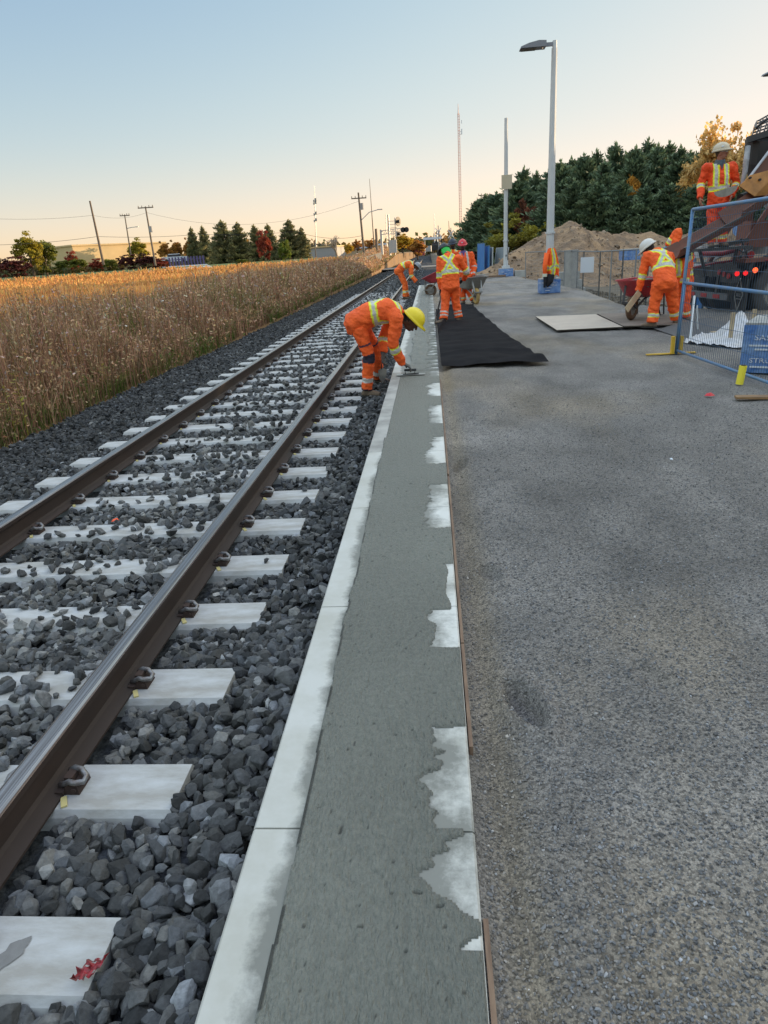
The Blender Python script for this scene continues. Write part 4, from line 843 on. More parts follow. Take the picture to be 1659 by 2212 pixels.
# blue and grey leaning panels by the far pole
M['bluepanel'] = mat('blue_panel', (0.035, 0.16, 0.46), 0.55, n1=(2, .2), c2=(.05, .22, .52))
M['greypanel'] = mat('grey_panel', (0.26, 0.30, 0.33), 0.6, n1=(2, .2), c2=(.20, .24, .27))
for k, (x0, x1, ya, h, mt, lb) in enumerate(((1031, 1046, 43.4, 1.75, 'bluepanel', 'first blue fence panel beside the red helmet man'), (1046, 1057, 43.0, 1.6, 'bluepanel', 'second blue fence panel, half behind the first'), (1057, 1064, 42.6, 1.5, 'greypanel', 'narrow grey panel between blue panels and leaning one'), (1066, 1092, 42.0, 1.45, 'greypanel', 'leaning grey fence panel left of the far pole'))):
    a_ = at(x0, 590, ya); b_ = at(x1, 590, ya-1.2)
    wire_fence('mesh_fence', (a_[0], a_[1]), (b_[0], b_[1]), h, lb, z0=-.1, dark=mt, frame='galv' if mt == 'greypanel' else 'bluepaint', sheet=True, grp='panels beside the far pole', lean=.12 if k == 3 else .02, leanv=(1, 0, 0))
# blue bundles in front of the mound
for (px, py, Y, s, lb) in ((1360, 550, 37, .55, 'blue wrapped base far off behind the grey fence'), (1606, 498, 40, .55, 'small blue wrapped base seen behind the truck')):
    p = at(px, py, Y); pole_base(p[0], Y, s*1.5, s*.9, lb, [], 9, z=p[2]-s*.45)
# dull building with a pitched metal roof behind the men
M['roof'] = mat('grey_roof', (0.16, 0.175, 0.20), 0.6); M['redbarn'] = mat('red_barn', (0.28, 0.05, 0.04), 0.8); M['wallp'] = mat('pale_wall', (0.62, 0.45, 0.24), 0.85, n1=(.3, .2), c2=(.5, .37, .2)); M['tan'] = mat('tan_cabin', (0.40, 0.31, 0.20), 0.8); M['greyb'] = mat('grey_shed', (.30, .30, .30), .8)
def house(name, px, pbot, Y, w, dpt, h, roofh, mw, mr, lb, rz=0.0, z=None, windows=0):
    b = at(px, pbot, Y); o = empty(name, (b[0], Y, b[2] if z is None else z), rz, lb, 'building')
    m = MB(); m.box((0, 0, h/2-.5), (w, dpt, h+1)); m.build('wall', M[mw], o)
    if roofh > .35: m = MB(); m.prism([(-dpt/2-.3, 0), (dpt/2+.3, 0), (0, roofh)], (-w/2-.3, 0, h+.003), (w/2+.3, 0, h+.003)); m.build('roof', M[mr], o)
    else: m = MB(); m.box((0, 0, h+roofh/2), (w+.4, dpt+.4, roofh)); m.build('roof', M[mr], o)
    for k in range(windows): m = MB(); m.box((-w/2+w*(k+.5)/windows, -dpt/2-.03, h*.55), (w*.25/windows, .06, h*.3)); m.build('window', M['lampdark'], o)
    return o
house('building', 1012, 560, 95, 3.0, 5, 1.0, 1.1, 'roof', 'roof', 'grey building with pitched metal roof behind the red helmet man', .3)
house('warehouse', 240, 560, 165, 24, 10, 2.9, .3, 'wallp', 'wallp', 'long flat roofed warehouse lit yellow by the low sun', 1.0, windows=0)
house('house', 190, 562, 160, 8, 6, 2.1, 1.2, 'greyb', 'roof', 'grey roofed low house left of the yellow lit warehouse', -.4, windows=2)
house('cabin', 821, 549, 150, 2.1, 2.0, 1.6, .12, 'tan', 'tan', 'small tan equipment cabin left of the signal mast', -.2)
house('barn', 907, 545, 240, 3.2, 4, 1.3, 1.5, 'redbarn', 'redbarn', 'small red barn at the end of the yellow trees')
house('house', 670, 551, 180, 16, 7, 1.5, .3, 'greyb', 'wallp', 'long low pale shed behind the bare tree', -.2)
house('house', 790, 545, 190, 11, 7, 1.0, .9, 'tan', 'roof', 'low tan house between the leaning pole and the cabin', 0, windows=3)
M['silt'] = mat('silt_fabric', (.09, .095, .10), .9)
# silt fence with white end post
a = at(676, 590, 62); m = MB(); o = empty('silt_fence', (a[0], a[1], 0), 0, 'low grey silt fence climbing from a white end post', 'silt fence')
pa = [(676, 572, 62), (740, 563, 70), (800, 552, 80), (824, 545, 86)]; V = []; 
for (px, py, Y) in pa: q_ = at(px, py, Y); V += [(q_[0]-a[0], q_[1]-a[1], -.2), (q_[0]-a[0], q_[1]-a[1], q_[2])]
m.add(V, [(2*k, 2*k+2, 2*k+3, 2*k+1) for k in range(3)]); V2 = [(x, y+.06, z) for x, y, z in V]; m.add(V2, [(2*k, 2*k+1, 2*k+3, 2*k+2) for k in range(3)]); m.build('fabric', M['silt'], o)
m = MB(); m.box((0, 0, .4), (.28, .12, 1.5)); m.build('end_post', M['wrapwhite'], o)
# striped fence far left and lawn path
p = at(405, 578, 125); m = MB(); 
M['pur'] = mat('purple_slats', (.12, .09, .20), .8)
for k in range(12): m.box((k*.55, 0, 1.0), (.3, .08, 2.0))
for z in (.5, 1.6): m.box((3, .08, z), (6.6, .05, .12))
tag(m.build('slat_fence', M['pur'], loc=(p[0]-3, 125, p[2]-.2)), 'purple grey slatted fence before the orange trees', 'fence')
a = at(372, 574, 122); b = at(460, 581, 88); c = at(378, 582, 88); d = at(352, 569, 122)
m = MB(); m.add([(a[0]+6, 122, gz(a[0], 122)+.15), (b[0], 90, gz(b[0], 90)+.15), (c[0]-8, 90, gz(c[0], 90)+.15), (d[0], 122, gz(d[0], 122)+.15)], [(0, 3, 2, 1)]); tag(m.build('path', M['concrete_pale']), kind='structure')

# ---- utility poles, masts
def vline(px0, py0, px1, py1, Y):  # base, top
    b = at(px0, py0, Y); t = at(px1, py1, Y); return b, t
def upole(pb, ptp, Y, r, lb, arms=(), lamp=None, extra=None):
    b = at(pb[0], pb[1]+12, Y); t = at(ptp[0], ptp[1], Y); o = empty('utility_pole', b, 0, lb, 'utility pole'); T = Vector(t-b)
    m = MB(); m.tube([(0, 0, 0), T], [r, r*.65], 8); m.build('pole', M['wood'], o)
    for f, w in arms:
        m = MB(); c = T*f; m.bar(c+Vector((-w, -.1, 0)), c+Vector((w, .1, 0)), .12, .14)
        for s in (-1, -.5, .5, 1): m.cyl(c+Vector((w*s*.95, 0, .05)), c+Vector((w*s*.95, 0, .3)), .05, n=6)
        m.build('crossarm', M['wood'], o)
    if lamp: c = T*lamp[0]; m = MB(); m.tube([c, c+Vector((lamp[1]*.5, 0, lamp[2]*.8)), c+Vector((lamp[1], 0, lamp[2]))], .06, 6); m.box(c+Vector((lamp[1]*1.1, 0, lamp[2])), (abs(lamp[1])*.3, .25, .12)); m.build('lamp_arm', M['steelw'], o)
    if extra: c = T*extra; m = MB(); m.cyl(c+Vector((.3, -.2, -.4)), c+Vector((.3, -.2, .4)), .25, n=10); m.build('transformer', M['greyb'], o)
    return b, t
P1 = upole((224, 560), (194, 434), 90, .17, 'tallest leaning wooden pole at the left above the red thicket')
P2 = upole((283, 540), (269, 463), 120, .13, 'middle wooden pole of the left three, with a small street light', arms=((.97, .8),), lamp=(.66, 1.6, .15))
P3 = upole((336, 562), (314, 446), 104, .16, 'leaning wooden pole right of the yellow warehouse', arms=((.98, 1.1),), extra=.62)
P4 = upole((788, 552), (774, 416), 100, .17, 'leaning wooden pole with crossarm and curved lamp arm left of the signal', arms=((.92, 1.0),), lamp=(.60, 2.4, 1.2), extra=.80)
P5 = upole((684, 555), (679, 520), 150, .13, 'short wooden pole left of the bare tree', arms=((.8, .8),))
P6 = upole((1047, 440), (1046, 420), 130, .2, 'far wooden pole top behind the pine wood edge', arms=((.7, 1.3), (.95, 1.0)))
def cable(a, b, sag, lb, r=.02):
    a = Vector(a); b = Vector(b); pts = [a.lerp(b, k/14)+Vector((0, 0, -4*sag*(k/14)*(1-k/14))) for k in range(15)]
    m = MB(); m.tube(pts, r, 4); o = m.build('cable', M['black']); tag(o, lb, 'cable', 'overhead cables')
def on(P, f): return P[0]+(P[1]-P[0])*f
cable(at(-60, 530, 84), on(P1, .45), .25, 'low cable running left from the tallest leaning pole'); cable(on(P1, .45), at(430, 506, 100), .2, 'low cable between the tallest pole and the warehouse side'); cable(at(430, 506, 100), at(640, 500, 102), .2, 'low cable passing over the spruce row')
cable(at(640, 500, 102), on(P4, .38), .6, 'low cable reaching the leaning pole left of the signal')
cable(at(-60, 470, 84), on(P1, .78), .3, 'upper cable at the far left of the sky', .012); cable(on(P1, .78), on(P3, .9), .5, 'upper cable between the tallest pole and the third pole', .012); cable(on(P3, .9), on(P4, .88), 2.2, 'long upper cable sagging across the left sky', .012)
cable(on(P4, .36), at(762, 548, 98), .02, 'short guy cable at the leaning pole', .015)
def mast(pb, ptp, Y, r0, r1, m_, lb, blobs=()):
    b = at(*pb, Y); t = at(*ptp, Y); o = empty('radio_mast', b, 0, lb, 'mast'); T = Vector(t-b); m = MB(); m.tube([(0, 0, 0), T*.5, T], [r0, (r0+r1)/2, r1], 5); m.build('pole', M[m_], o)
    for f in blobs: m = MB(); c = T*f; m.box(c+Vector((r0*1.5, 0, 0)), (r0*2, r0*2, r0*4)); m.box(c-Vector((r0*1.5, 0, .4)), (r0*1.5, r0*1.5, r0*3)); m.build('antenna', M['greyb'], o)
mast((683, 545), (679, 402), 260, .25, .06, 'steelw', 'thin lattice mast left of the leaning lamp arm pole', (.80, .76, .60, .5))
mast((808, 530), (798, 386), 150, .13, .04, 'wood', 'tall thin whip mast just right of the leaning pole')
mast((815, 548), (812, 494), 100, .2, .17, 'wood', 'short thick grey post left of the tan cabin')
mast((836, 540), (833, 462), 130, .08, .05, 'steelw', 'thin post between the short thick post and the signal')
mast((939, 525), (938, 461), 200, .16, .07, 'galv', 'dark thin post above the far track')
mast((972, 520), (969, 477), 200, .14, .06, 'wood', 'thin post left of the lattice tower')
mast((945, 525), (944, 500), 180, .12, .1, 'galv', 'short post beside the white canopy')
# lattice tower
def tower():
    b = at(995, 512, 420); t = at(990, 224, 420); o = empty('lattice_tower', b, 0, 'tall red and white lattice radio tower', 'tower'); H = float(t[2]-b[2]); m = MB(); w = .85
    for k in range(3): a = k*2.094; m.tube([(cos(a)*w, sin(a)*w, 0), (cos(a)*w*.75, sin(a)*w*.75, H*.93)], .10, 4)
    m.build('legs', M['redwhite'], o); m = MB(); n = 46
    for i in range(n):
        z0, z1 = H*.93*i/n, H*.93*(i+1)/n; f0 = 1-.25*i/n
        for k in range(3): a, b_ = k*2.094, (k+1)*2.094; m.tube([(cos(a)*w*f0, sin(a)*w*f0, z0), (cos(b_)*w*f0, sin(b_)*w*f0, z1)], .055, 3); m.tube([(cos(a)*w*f0, sin(a)*w*f0, z0), (cos(b_)*w*f0, sin(b_)*w*f0, z0)], .10, 3)
    m.build('bracing', M['redwhite'], o); m = MB(); m.tube([(0, 0, H*.92), (0, 0, H)], [.25, .10], 5); m.build('spike', M['redwhite'], o)
    m = MB(); m.box((1.7, 0, H*.80), (.5, .5, 2.6)); m.box((1.7, 0, H*.87), (.3, .3, 1.6)); m.bar((0, 0, H*.80), (1.7, 0, H*.80), .2); m.bar((0, 0, H*.78), (1.7, 0, H*.78), .2); m.build('antenna', M['wrapwhite'], o)
tower()
# signal mast, crossing gantry
def signal():
    Y = 78; b = at(843, 552, Y); o = empty('signal_mast', b, 0, 'silver ladder signal mast with two black signal heads', 'rail signal'); H = float(at(834, 464, Y)[2]-b[2])
    m = MB(); m.tube([(0, 0, 0), (0, 0, H)], .09, 8); m.tube([(.55, 0, 0), (.55, 0, H*.62)], .06, 8); m.build('pole', M['steelw'], o)
    m = MB(); z = .4
    for z in np.arange(.4, H*.92, .33): m.bar((.02, 0, z), (.55+.3*(z > H*.55), 0, z), .045)
    m.tube([(.72, 0, H*.3), (.66, 0, H*.92)], .04, 6); m.build('ladder', M['steelw'], o)
    for f, r in ((.82, .46), (.52, .27)):
        h = link('signal_head', None, o, (1.0, -.1, H*f), (0, 0, 1.0)); m = MB(); m.cyl((0, -.04, 0), (0, .02, 0), r, n=20); m.tube([(0, -.25, .0), (0, -.04, 0)], [.13, .17], 10); m.build('target', M['black'], h); m = MB(); m.box((-.1, .14, 0), (.35, .25, .5)); m.build('housing', M['steelw'], h)
    m = MB(); m.box((.35, 0, .9), (.8, .5, 1.3)); m.build('cabinet', M['steelw'], o)
    Y = 88; b = at(826, 550, Y); t = at(876, 500, Y); o = empty('crossing_gantry', b, 0, 'cantilever arm over the crossing with red lights', 'crossing signal'); H = float(at(822, 496, Y)[2]-b[2]); Wd = float(t[0]-b[0])
    m = MB(); m.tube([(0, 0, 0), (0, 0, H)], .16, 10); m.build('post', M['steelw'], o); m = MB(); m.bar((0, 0, H*.95), (Wd*.85, 0, H*1.0), .08); m.bar((0, 0, H*.80), (Wd, 0, H*.86), .08)
    for k in range(8): m.bar((Wd*.1*k, 0, H*.8+k*.01), (Wd*.1*(k+1), 0, H*.97), .04)
    m.build('arm', M['steelw'], o)
    for k in (0, 1): m = MB(); m.cyl((Wd*(.9+.14*k), -.1, H*.93), (Wd*(.9+.14*k), .05, H*.93), .3, n=14); m.build('warning_light', M['black'], o)
signal()
# far crossing: crossbuck posts, canopy
for (px, Y, pt, lb) in ((948, 150, 487, 'crossbuck sign post above the far crossing'), (975, 150, 492, 'crossbuck sign post left of the lattice tower')):
    b = at(px, 540, Y); o = empty('crossbuck', b, 0, lb, 'crossing sign'); H = float(at(px, pt, Y)[2]-b[2])
    m = MB(); m.tube([(0, 0, 0), (0, 0, H)], .10, 6); m.build('post', M['steelw'], o); m = MB(); m.bar((-.55, 0, H*.55), (.55, 0, H*.9), .16, .05, up=(0, 1, 0)); m.bar((-.55, .05, H*.9), (.55, .05, H*.55), .16, .05, up=(0, 1, 0)); m.build('blades', M['wrapwhite'], o)
    m = MB(); m.cyl((-.5, -.1, H*.35), (-.5, 0, H*.35), .24, n=10); m.cyl((.5, -.1, H*.35), (.5, 0, H*.35), .24, n=10); m.build('warning_light', M['black'], o)
b = at(935, 545, 170); o = empty('white_canopy', b, 0, 'small white canopy over the far end of the tracks', 'canopy'); m = MB(); m.box((0, 0, 3.0), (4.2, 2.5, .5)); m.build('roof', M['wrapwhite'], o); m = MB(); [m.cyl((x, 0, 0), (x, 0, 2.8), .1) for x in (-1.8, 1.8)]; m.build('posts', M['steelw'], o)
# far parked vehicles near the crossing
def far_car(px, py, Y, L, h, mcol, lb, cat='car', rz=0.0):
    b = at(px, py, Y); o = empty('parked_car' if cat == 'car' else 'parked_van', b, rz, lb, cat); m = MB()
    if cat == 'car': m.box((0, 0, h*.38), (L, 1.7, h*.5)); m.box((0, 0, h*.78), (L*.55, 1.5, h*.36), taper=(.75, .85))
    else: m.box((0, 0, h*.55), (L, 2.0, h*.85), taper=(.95, .95))
    m.build('body', mcol, o); m = MB(); m.box((0, 0, h*.78), (L*.5, 1.56, h*.24)); m.build('windows', M['lampdark'], o)
    for sx in (-.32, .32):
        for sy in (-.8, .8): m = MB(); m.cyl((L*sx, sy-.1, .32), (L*sx, sy+.1, .32), .32, n=12); m.build('wheel', M['black'], o)
far_car(378, 567, 128, 4.4, 1.5, M['wrapwhite'], 'small white car parked by the purple slatted fence', rz=.4)
far_car(926, 545, 200, 4, 1.7, M['greyb'], 'grey van standing beyond the crossing left of the canopy', 'van', 1.4); far_car(943, 543, 155, 4.4, 1.9, M['black'], 'dark car standing under the white canopy', rz=1.5)

# ---- black geotextile
def fabric():
    n, k = 90, 150; us = np.linspace(0, 1, n); vs = np.linspace(0, 1, k); X, Y, F = grid(us, vs); u = X.ravel(); v = Y.ravel()
    A, B, C_, D_ = [np.array(q) for q in ((0.10, 9.0), (1.44, 8.88), (1.14, 19.2), (0.10, 18.4))]
    P = (1-v)[:, None]*((1-u)[:, None]*A+u[:, None]*B)+v[:, None]*((1-u)[:, None]*D_+u[:, None]*C_)
    # ragged right edge and far edge
    P[:, 0] += u**4*0.12*fbm(v*4, v*0, 111, 3)-u**3*0.16*np.sin(v*pi)
    P[:, 1] += (1-v)**6*0.10*vnoise(u*6, u*0, 112)+v**8*0.9*vnoise(u*4, u*0, 113)
    x, y = P[:, 0], P[:, 1]
    z = 0.018+0.035*np.abs(fbm(x*1.3, y*0.9+x*.8, 114, 4))+0.022*np.abs(vnoise(x*2+y*.4, y*2.2, 115))
    z += .05*np.abs(vnoise(u*1.6+v*3, v*16, 119))*np.clip(1.3-v, 0, 1)
    z += np.exp(-((v-.03)/.02)**2)*(.025+.06*np.clip(vnoise(u*5, u*0, 116), 0, 1))+np.exp(-((v-.11-.02*np.sin(u*4))/.012)**2)*.03
    z += np.exp(-((u-.97)/.05)**2)*(.012+.08*np.clip(fbm(v*6, v*0, 117, 2), 0, .4))+np.clip((v-.8)/.2, 0, 1)*.20*np.clip(fbm(u*3, v*12, 118, 3), 0, .4)
    z += np.exp(-((u-.14-.25*(v-.62)*3)/.03)**2)*.07*((v > .36) & (v < .66))
    me = np_mesh('geotextile', np.stack([x, y, z+.01], 1), F, M['geo'], True)
    tag(link('geotextile', me), 'wrinkled black fabric sheet spread beside the strip', 'fabric sheet')
M['geo'] = mat('geotextile', (0.009, 0.0085, 0.010), 0.95, n1=(3, .2), c2=(.018, .017, .019), bump=(40, .35, .005), spec=.08); fabric()
# ---- plywood sheets
M['ply'] = mat('plywood_dusty', (0.50, 0.43, 0.35), .8, n1=(2.5, .2), c2=(.42, .35, .29)); M['plyedge'] = mat('ply_edge', (.05, .04, .03), .9)
def sheet(pts, lb, m_, t=.02, z=.02):
    V = [(p[0], p[1], z+t) for p in pts]+[(p[0], p[1], z) for p in pts]; m = MB(); m.add(V, [(0, 1, 2, 3)], 0); m.add(V, [(7, 6, 5, 4), (0, 4, 5, 1), (1, 5, 6, 2), (2, 6, 7, 3), (3, 7, 4, 0)], 1); tag(m.build('plywood_sheet', [m_, M['plyedge']]), lb, 'plywood')
c = [G(1203, 718), G(1345, 711), G(1286, 683), G(1157, 688)]; sheet([(p[0], p[1]) for p in c], 'pale plywood sheet lying in front of the red wheelbarrow', M['ply'])
M['ply2'] = mat('plywood_brown', (0.235, 0.19, 0.155), .85, n1=(3, .2), c2=(.15, .12, .10)); c = [G(1347, 711), G(1505, 706), G(1430, 679), G(1290, 683)]; sheet([(p[0], p[1]) for p in c], 'dirty brown plywood sheet under the wheelbarrow and the bending man', M['ply2'], z=.03)
# ---- small things on the platform
M['plank'] = mat('orange_plank', (.42, .24, .09), .7, n1=(4, .25), c2=(.10, .06, .04), stretch=(.5, 4, 4))
a = G(1588, 861); m = MB(); m.prism([(-.05, 0), (.05, 0), (.05, .02), (-.05, .02)], (0, 0, .003), (1.6, -.35, .003)); tag(m.build('plank', M['plank'], loc=a), 'thin orange brown plank at the right picture edge', 'plank')
M['red'] = mat('red_paper', (.55, .02, .03), .5); a = G(1533, 856); m = MB(); m.add([(-.05, 0, .005), (0, -.03, .008), (.05, .0, .005), (.02, .03, .03), (-.02, .025, .025), (0, 0, .03)], [(0, 1, 5), (1, 2, 5), (2, 3, 5), (3, 4, 5), (4, 0, 5)]); tag(m.build('red_scrap', M['red'], loc=a), 'crumpled red scrap lying on the gravel', 'scrap')
a = G(1450, 994); m = MB(); m.ell((0, 0, .008), (.010, .018, .007), 8, 6); tag(m.build('white_scrap', M['wrapwhite'], loc=a), 'tiny white scrap in the middle of the gravel', 'scrap')
M['orangebit'] = mat('orange_bit', (.9, .10, .02), .6); a = G(249, 1127, -.22); m = MB(); m.add([(-.03, 0, 0), (.0, -.02, .012), (.03, .005, .004), (.01, .02, .022), (-.02, .015, .015)], [(0, 1, 4), (1, 3, 4), (1, 2, 3)]); tag(m.build('orange_scrap', M['orangebit'], loc=a), 'small orange scrap on the ballast between the rails', 'scrap')
a = G(190, 2105, -.225); us = np.linspace(0, 1, 9); X, Y, F = grid(us, us); q = np.random.default_rng(3).normal(0, .0035, X.size); PX = np.stack([(X.ravel()-.5)*.060+Y.ravel()*.02+q*.6, (Y.ravel()-.5)*.055+q[::-1]*.5, .010+np.abs(q)*2.0+.02*X.ravel()**2], 1); m = MB(); m.add(PX, [tuple(f) for f in F if (f[0]*7) % 11 != 3]); M['wrapred'] = mat('wrapper_red', (.33, .02, .03), .35, n1=(60, .1), c2=(.12, .03, .03)); tag(m.build('torn_wrapper', M['wrapred'], loc=a), 'torn red wrapper at the end of the nearest tie', 'wrapper')
m = MB(); n = 20; vs = [(cos(2*pi*k/n)*(.026+.006*sin(2.3*k)), sin(2*pi*k/n)*(.055+.008*sin(1.7*k)), 0) for k in range(n)]; m.add(vs, [tuple(range(n))]); a = G(22, 2062, TIE_TOP+.002); M['stain'] = mat('stain', (.24, .235, .23), .9, n1=(30, .3), c2=(.16, .155, .15)); tag(m.build('stain_patch', M['stain'], loc=(a[0], a[1], TIE_TOP+.003), rot=(0, 0, -.5)), 'grey damp stain on the nearest tie', 'stain')
# white cloth draped over stakes behind the blue fence
def cloth():
    o = empty('white_cloth', (0, 0, 0), 0, 'white cloth heaped over boards behind the blue fence', 'cloth'); n = 50; us = np.linspace(0, 1, n); X, Y, F = grid(us, us); u = X.ravel(); v = Y.ravel()
    a = G(1475, 744); b = G(1612, 756); c_ = G(1632, 715, .12); d = G(1530, 700, .1); P = (1-v)[:, None]*((1-u)[:, None]*a+u[:, None]*b)+v[:, None]*((1-u)[:, None]*d+u[:, None]*c_)
    z = 0.012+.34*np.exp(-((u-.72)/.28)**2-((v-.8)/.35)**2)+.08*np.abs(fbm(u*6, v*7, 131, 4))+.025*np.abs(fbm(u*18, v*20, 132, 2))*(1-v); P[:, 2] = z; P[:, 0] += .05*fbm(u*5, v*5, 133); P[:, 1] += .08*fbm(u*5, v*5, 134)
    link('sheet', np_mesh('sheet', P, F, M['clothw'], True), o)
M['clothw'] = mat('white_cloth', (.60, .61, .66), .85, n1=(6, .2), c2=(.45, .43, .40), bump=(30, .4, .01)); cloth()
M['pine_board'] = mat('pine_board', (.52, .42, .26), .8, n1=(6, .2), c2=(.36, .27, .17))
for (a, b, w, lb) in (((1505, 712), (1570, 722), .09, 'pale board at the left of the white cloth'), ((1600, 700), (1648, 712), .10, 'pale board lying above the large blue base')):
    A = G(*a, .03); B = G(*b, .03); m = MB(); m.bar(Vector(A), Vector(B), w, .03); tag(m.build('board', M['pine_board']), lb, 'board')
for (px, py, h, lb) in ((1576, 744, .42, 'upright pale stake through the white cloth'), (1622, 735, .42, 'upright pale stake beside the large blue base')):
    A = G(px, py); m = MB(); m.box((0, 0, h/2), (.05, .03, h)); tag(m.build('stake', M['pine_board'], loc=A), lb, 'stake')
A = G(1518, 712); m = MB(); n = 26; us = np.linspace(-1, 1, n); X, Y, F = grid(us, us); r = np.hypot(X, Y); Z = .16*np.clip(1-r, 0, 1)**.8*(1+.5*fbm(X*3, Y*3, 141)); me = np_mesh('grout_pile', np.stack([X.ravel()*.62, Y.ravel()*.75, Z.ravel()], 1), F, M['crusher'], True); tag(link('grout_pile', me, None, (A[0], A[1], 0)), 'small dark heap of spilled mix behind the fence', 'heap')
# ============================================================ PEOPLE
M['skin'] = mat('skin', (.3, .15, .1), .55, attr='paint', spec=.3)
M['boot'] = mat('boot_leather', (.20, .14, .095), .85, n1=(12, .2)); M['sole'] = mat('sole', (.03, .028, .025), .9)
M['glove_grey'] = mat('grey_glove', (.13, .125, .12), .8, n1=(15, .2)); M['glove_black'] = mat('black_glove', (.02, .02, .022), .7)
M['hairdark'] = mat('dark_hair', (.015, .012, .01), .8)
ORG = np.array([1.0, .135, .016]); YLW = np.array([.88, 1.0, .05]); SIL = np.array([.60, .61, .57]); NAVY = np.array([.018, .016, .035])
def V3(p): return Vector((float(p[0]), float(p[1]), float(p[2])))
def loft(mb, pts, rs, sides, n=20):
    """elliptical tube; rs = [(r_side, r_front)], sides = side vectors; rounded ends"""
    pts = [V3(p) for p in pts]; sides = [V3(s) for s in sides]
    t0 = (pts[1]-pts[0]).normalized(); t1 = (pts[-1]-pts[-2]).normalized()
    P = [pts[0]-t0*min(rs[0])*.55]+pts+[pts[-1]+t1*min(rs[-1])*.55]; S = [sides[0]]+sides+[sides[-1]]; Rr = [(rs[0][0]*.5, rs[0][1]*.5)]+list(rs)+[(rs[-1][0]*.5, rs[-1][1]*.5)]
    vs = []
    for i, p in enumerate(P):
        d = (P[min(i+1, len(P)-1)]-P[max(i-1, 0)]).normalized(); s = S[i]-d*S[i].dot(d); s.normalize(); f = s.cross(d).normalized()
        for k in range(n): a = 2*pi*k/n; vs.append(p+s*(cos(a)*Rr[i][0])+f*(sin(a)*Rr[i][1]))
    m = len(P); fs = [(i*n+k, i*n+(k+1) % n, (i+1)*n+(k+1) % n, (i+1)*n+k) for i in range(m-1) for k in range(n)]
    fs += [tuple(range(n-1, -1, -1)), tuple(range((m-1)*n, m*n))]; mb.add(vs, fs)
def subdiv(pts, rs, sides, k=4):
    """smooth (Catmull-like) resampling so bends stay round"""
    P = np.array([list(V3(p)) for p in pts]); R = np.array(rs, float); S = np.array([list(V3(s)) for s in sides]); n = len(P); oP, oR, oS = [], [], []
    for i in range(n-1):
        p0, p1, p2, p3 = P[max(i-1, 0)], P[i], P[i+1], P[min(i+2, n-1)]
        for j in range(k):
            t = j/k; q = 0.5*((2*p1)+(-p0+p2)*t+(2*p0-5*p1+4*p2-p3)*t*t+(-p0+3*p1-3*p2+p3)*t**3); oP.append(q); oR.append(R[i]*(1-t)+R[i+1]*t); oS.append(S[i]*(1-t)+S[i+1]*t)
    oP.append(P[-1]); oR.append(R[-1]); oS.append(S[-1]); return oP, [tuple(r) for r in oR], oS
def remesh(mb, name, vox, smooth=3, wr=0.0, seed=0):
    """union of overlapping closed shapes into one continuous skin; returns verts and the mesh"""
    me = mb.mesh(name, []) if False else None
    me = bpy.data.meshes.new(name); me.from_pydata(mb.v, [], mb.f); o = link('tmp', me)
    r = o.modifiers.new('r', 'REMESH'); r.mode = 'VOXEL'; r.voxel_size = vox; r.adaptivity = 0
    if smooth: s = o.modifiers.new('s', 'SMOOTH'); s.iterations = smooth; s.factor = .5
    dg = bpy.context.evaluated_depsgraph_get(); m2 = bpy.data.meshes.new_from_object(o.evaluated_get(dg)); bpy.data.objects.remove(o); bpy.data.meshes.remove(me)
    m2.name = name; m2.polygons.foreach_set('use_smooth', [True]*len(m2.polygons))
    n = len(m2.vertices); co = np.zeros(n*3, np.float32); m2.vertices.foreach_get('co', co); co = co.reshape(-1, 3)
    if wr:
        no = np.zeros(n*3, np.float32); m2.vertices.foreach_get('normal', no); no = no.reshape(-1, 3)
        w = fbm(co[:, 0]*9+co[:, 2]*13, co[:, 1]*9-co[:, 2]*9, seed, 3)*1.0+fbm(co[:, 2]*22+co[:, 0]*4, co[:, 0]*9+co[:, 1]*9, seed+5, 2)*.6
        co = co+no*(w*wr)[:, None].astype(np.float32); m2.vertices.foreach_set('co', co.ravel().astype(np.float32)); m2.update()
    return m2, co
def paint(me, col):
    a = me.color_attributes.new('paint', 'FLOAT_COLOR', 'POINT'); c = np.ones((len(col), 4), np.float32); c[:, :3] = col; a.data.foreach_set('color', c.ravel())
def seg(co, a, b):
    a = np.array(list(V3(a))); b = np.array(list(V3(b))); d = b-a; t = ((co-a)@d)/(d@d); tc = np.clip(t, 0, 1); return np.linalg.norm(co-(a+tc[:, None]*d), axis=1), t
def band(col, q, c, hw, edge=None, base=SIL, ed=YLW):
    if edge: col[np.abs(q-c) < hw+edge] = ed
    col[np.abs(q-c) < hw] = base
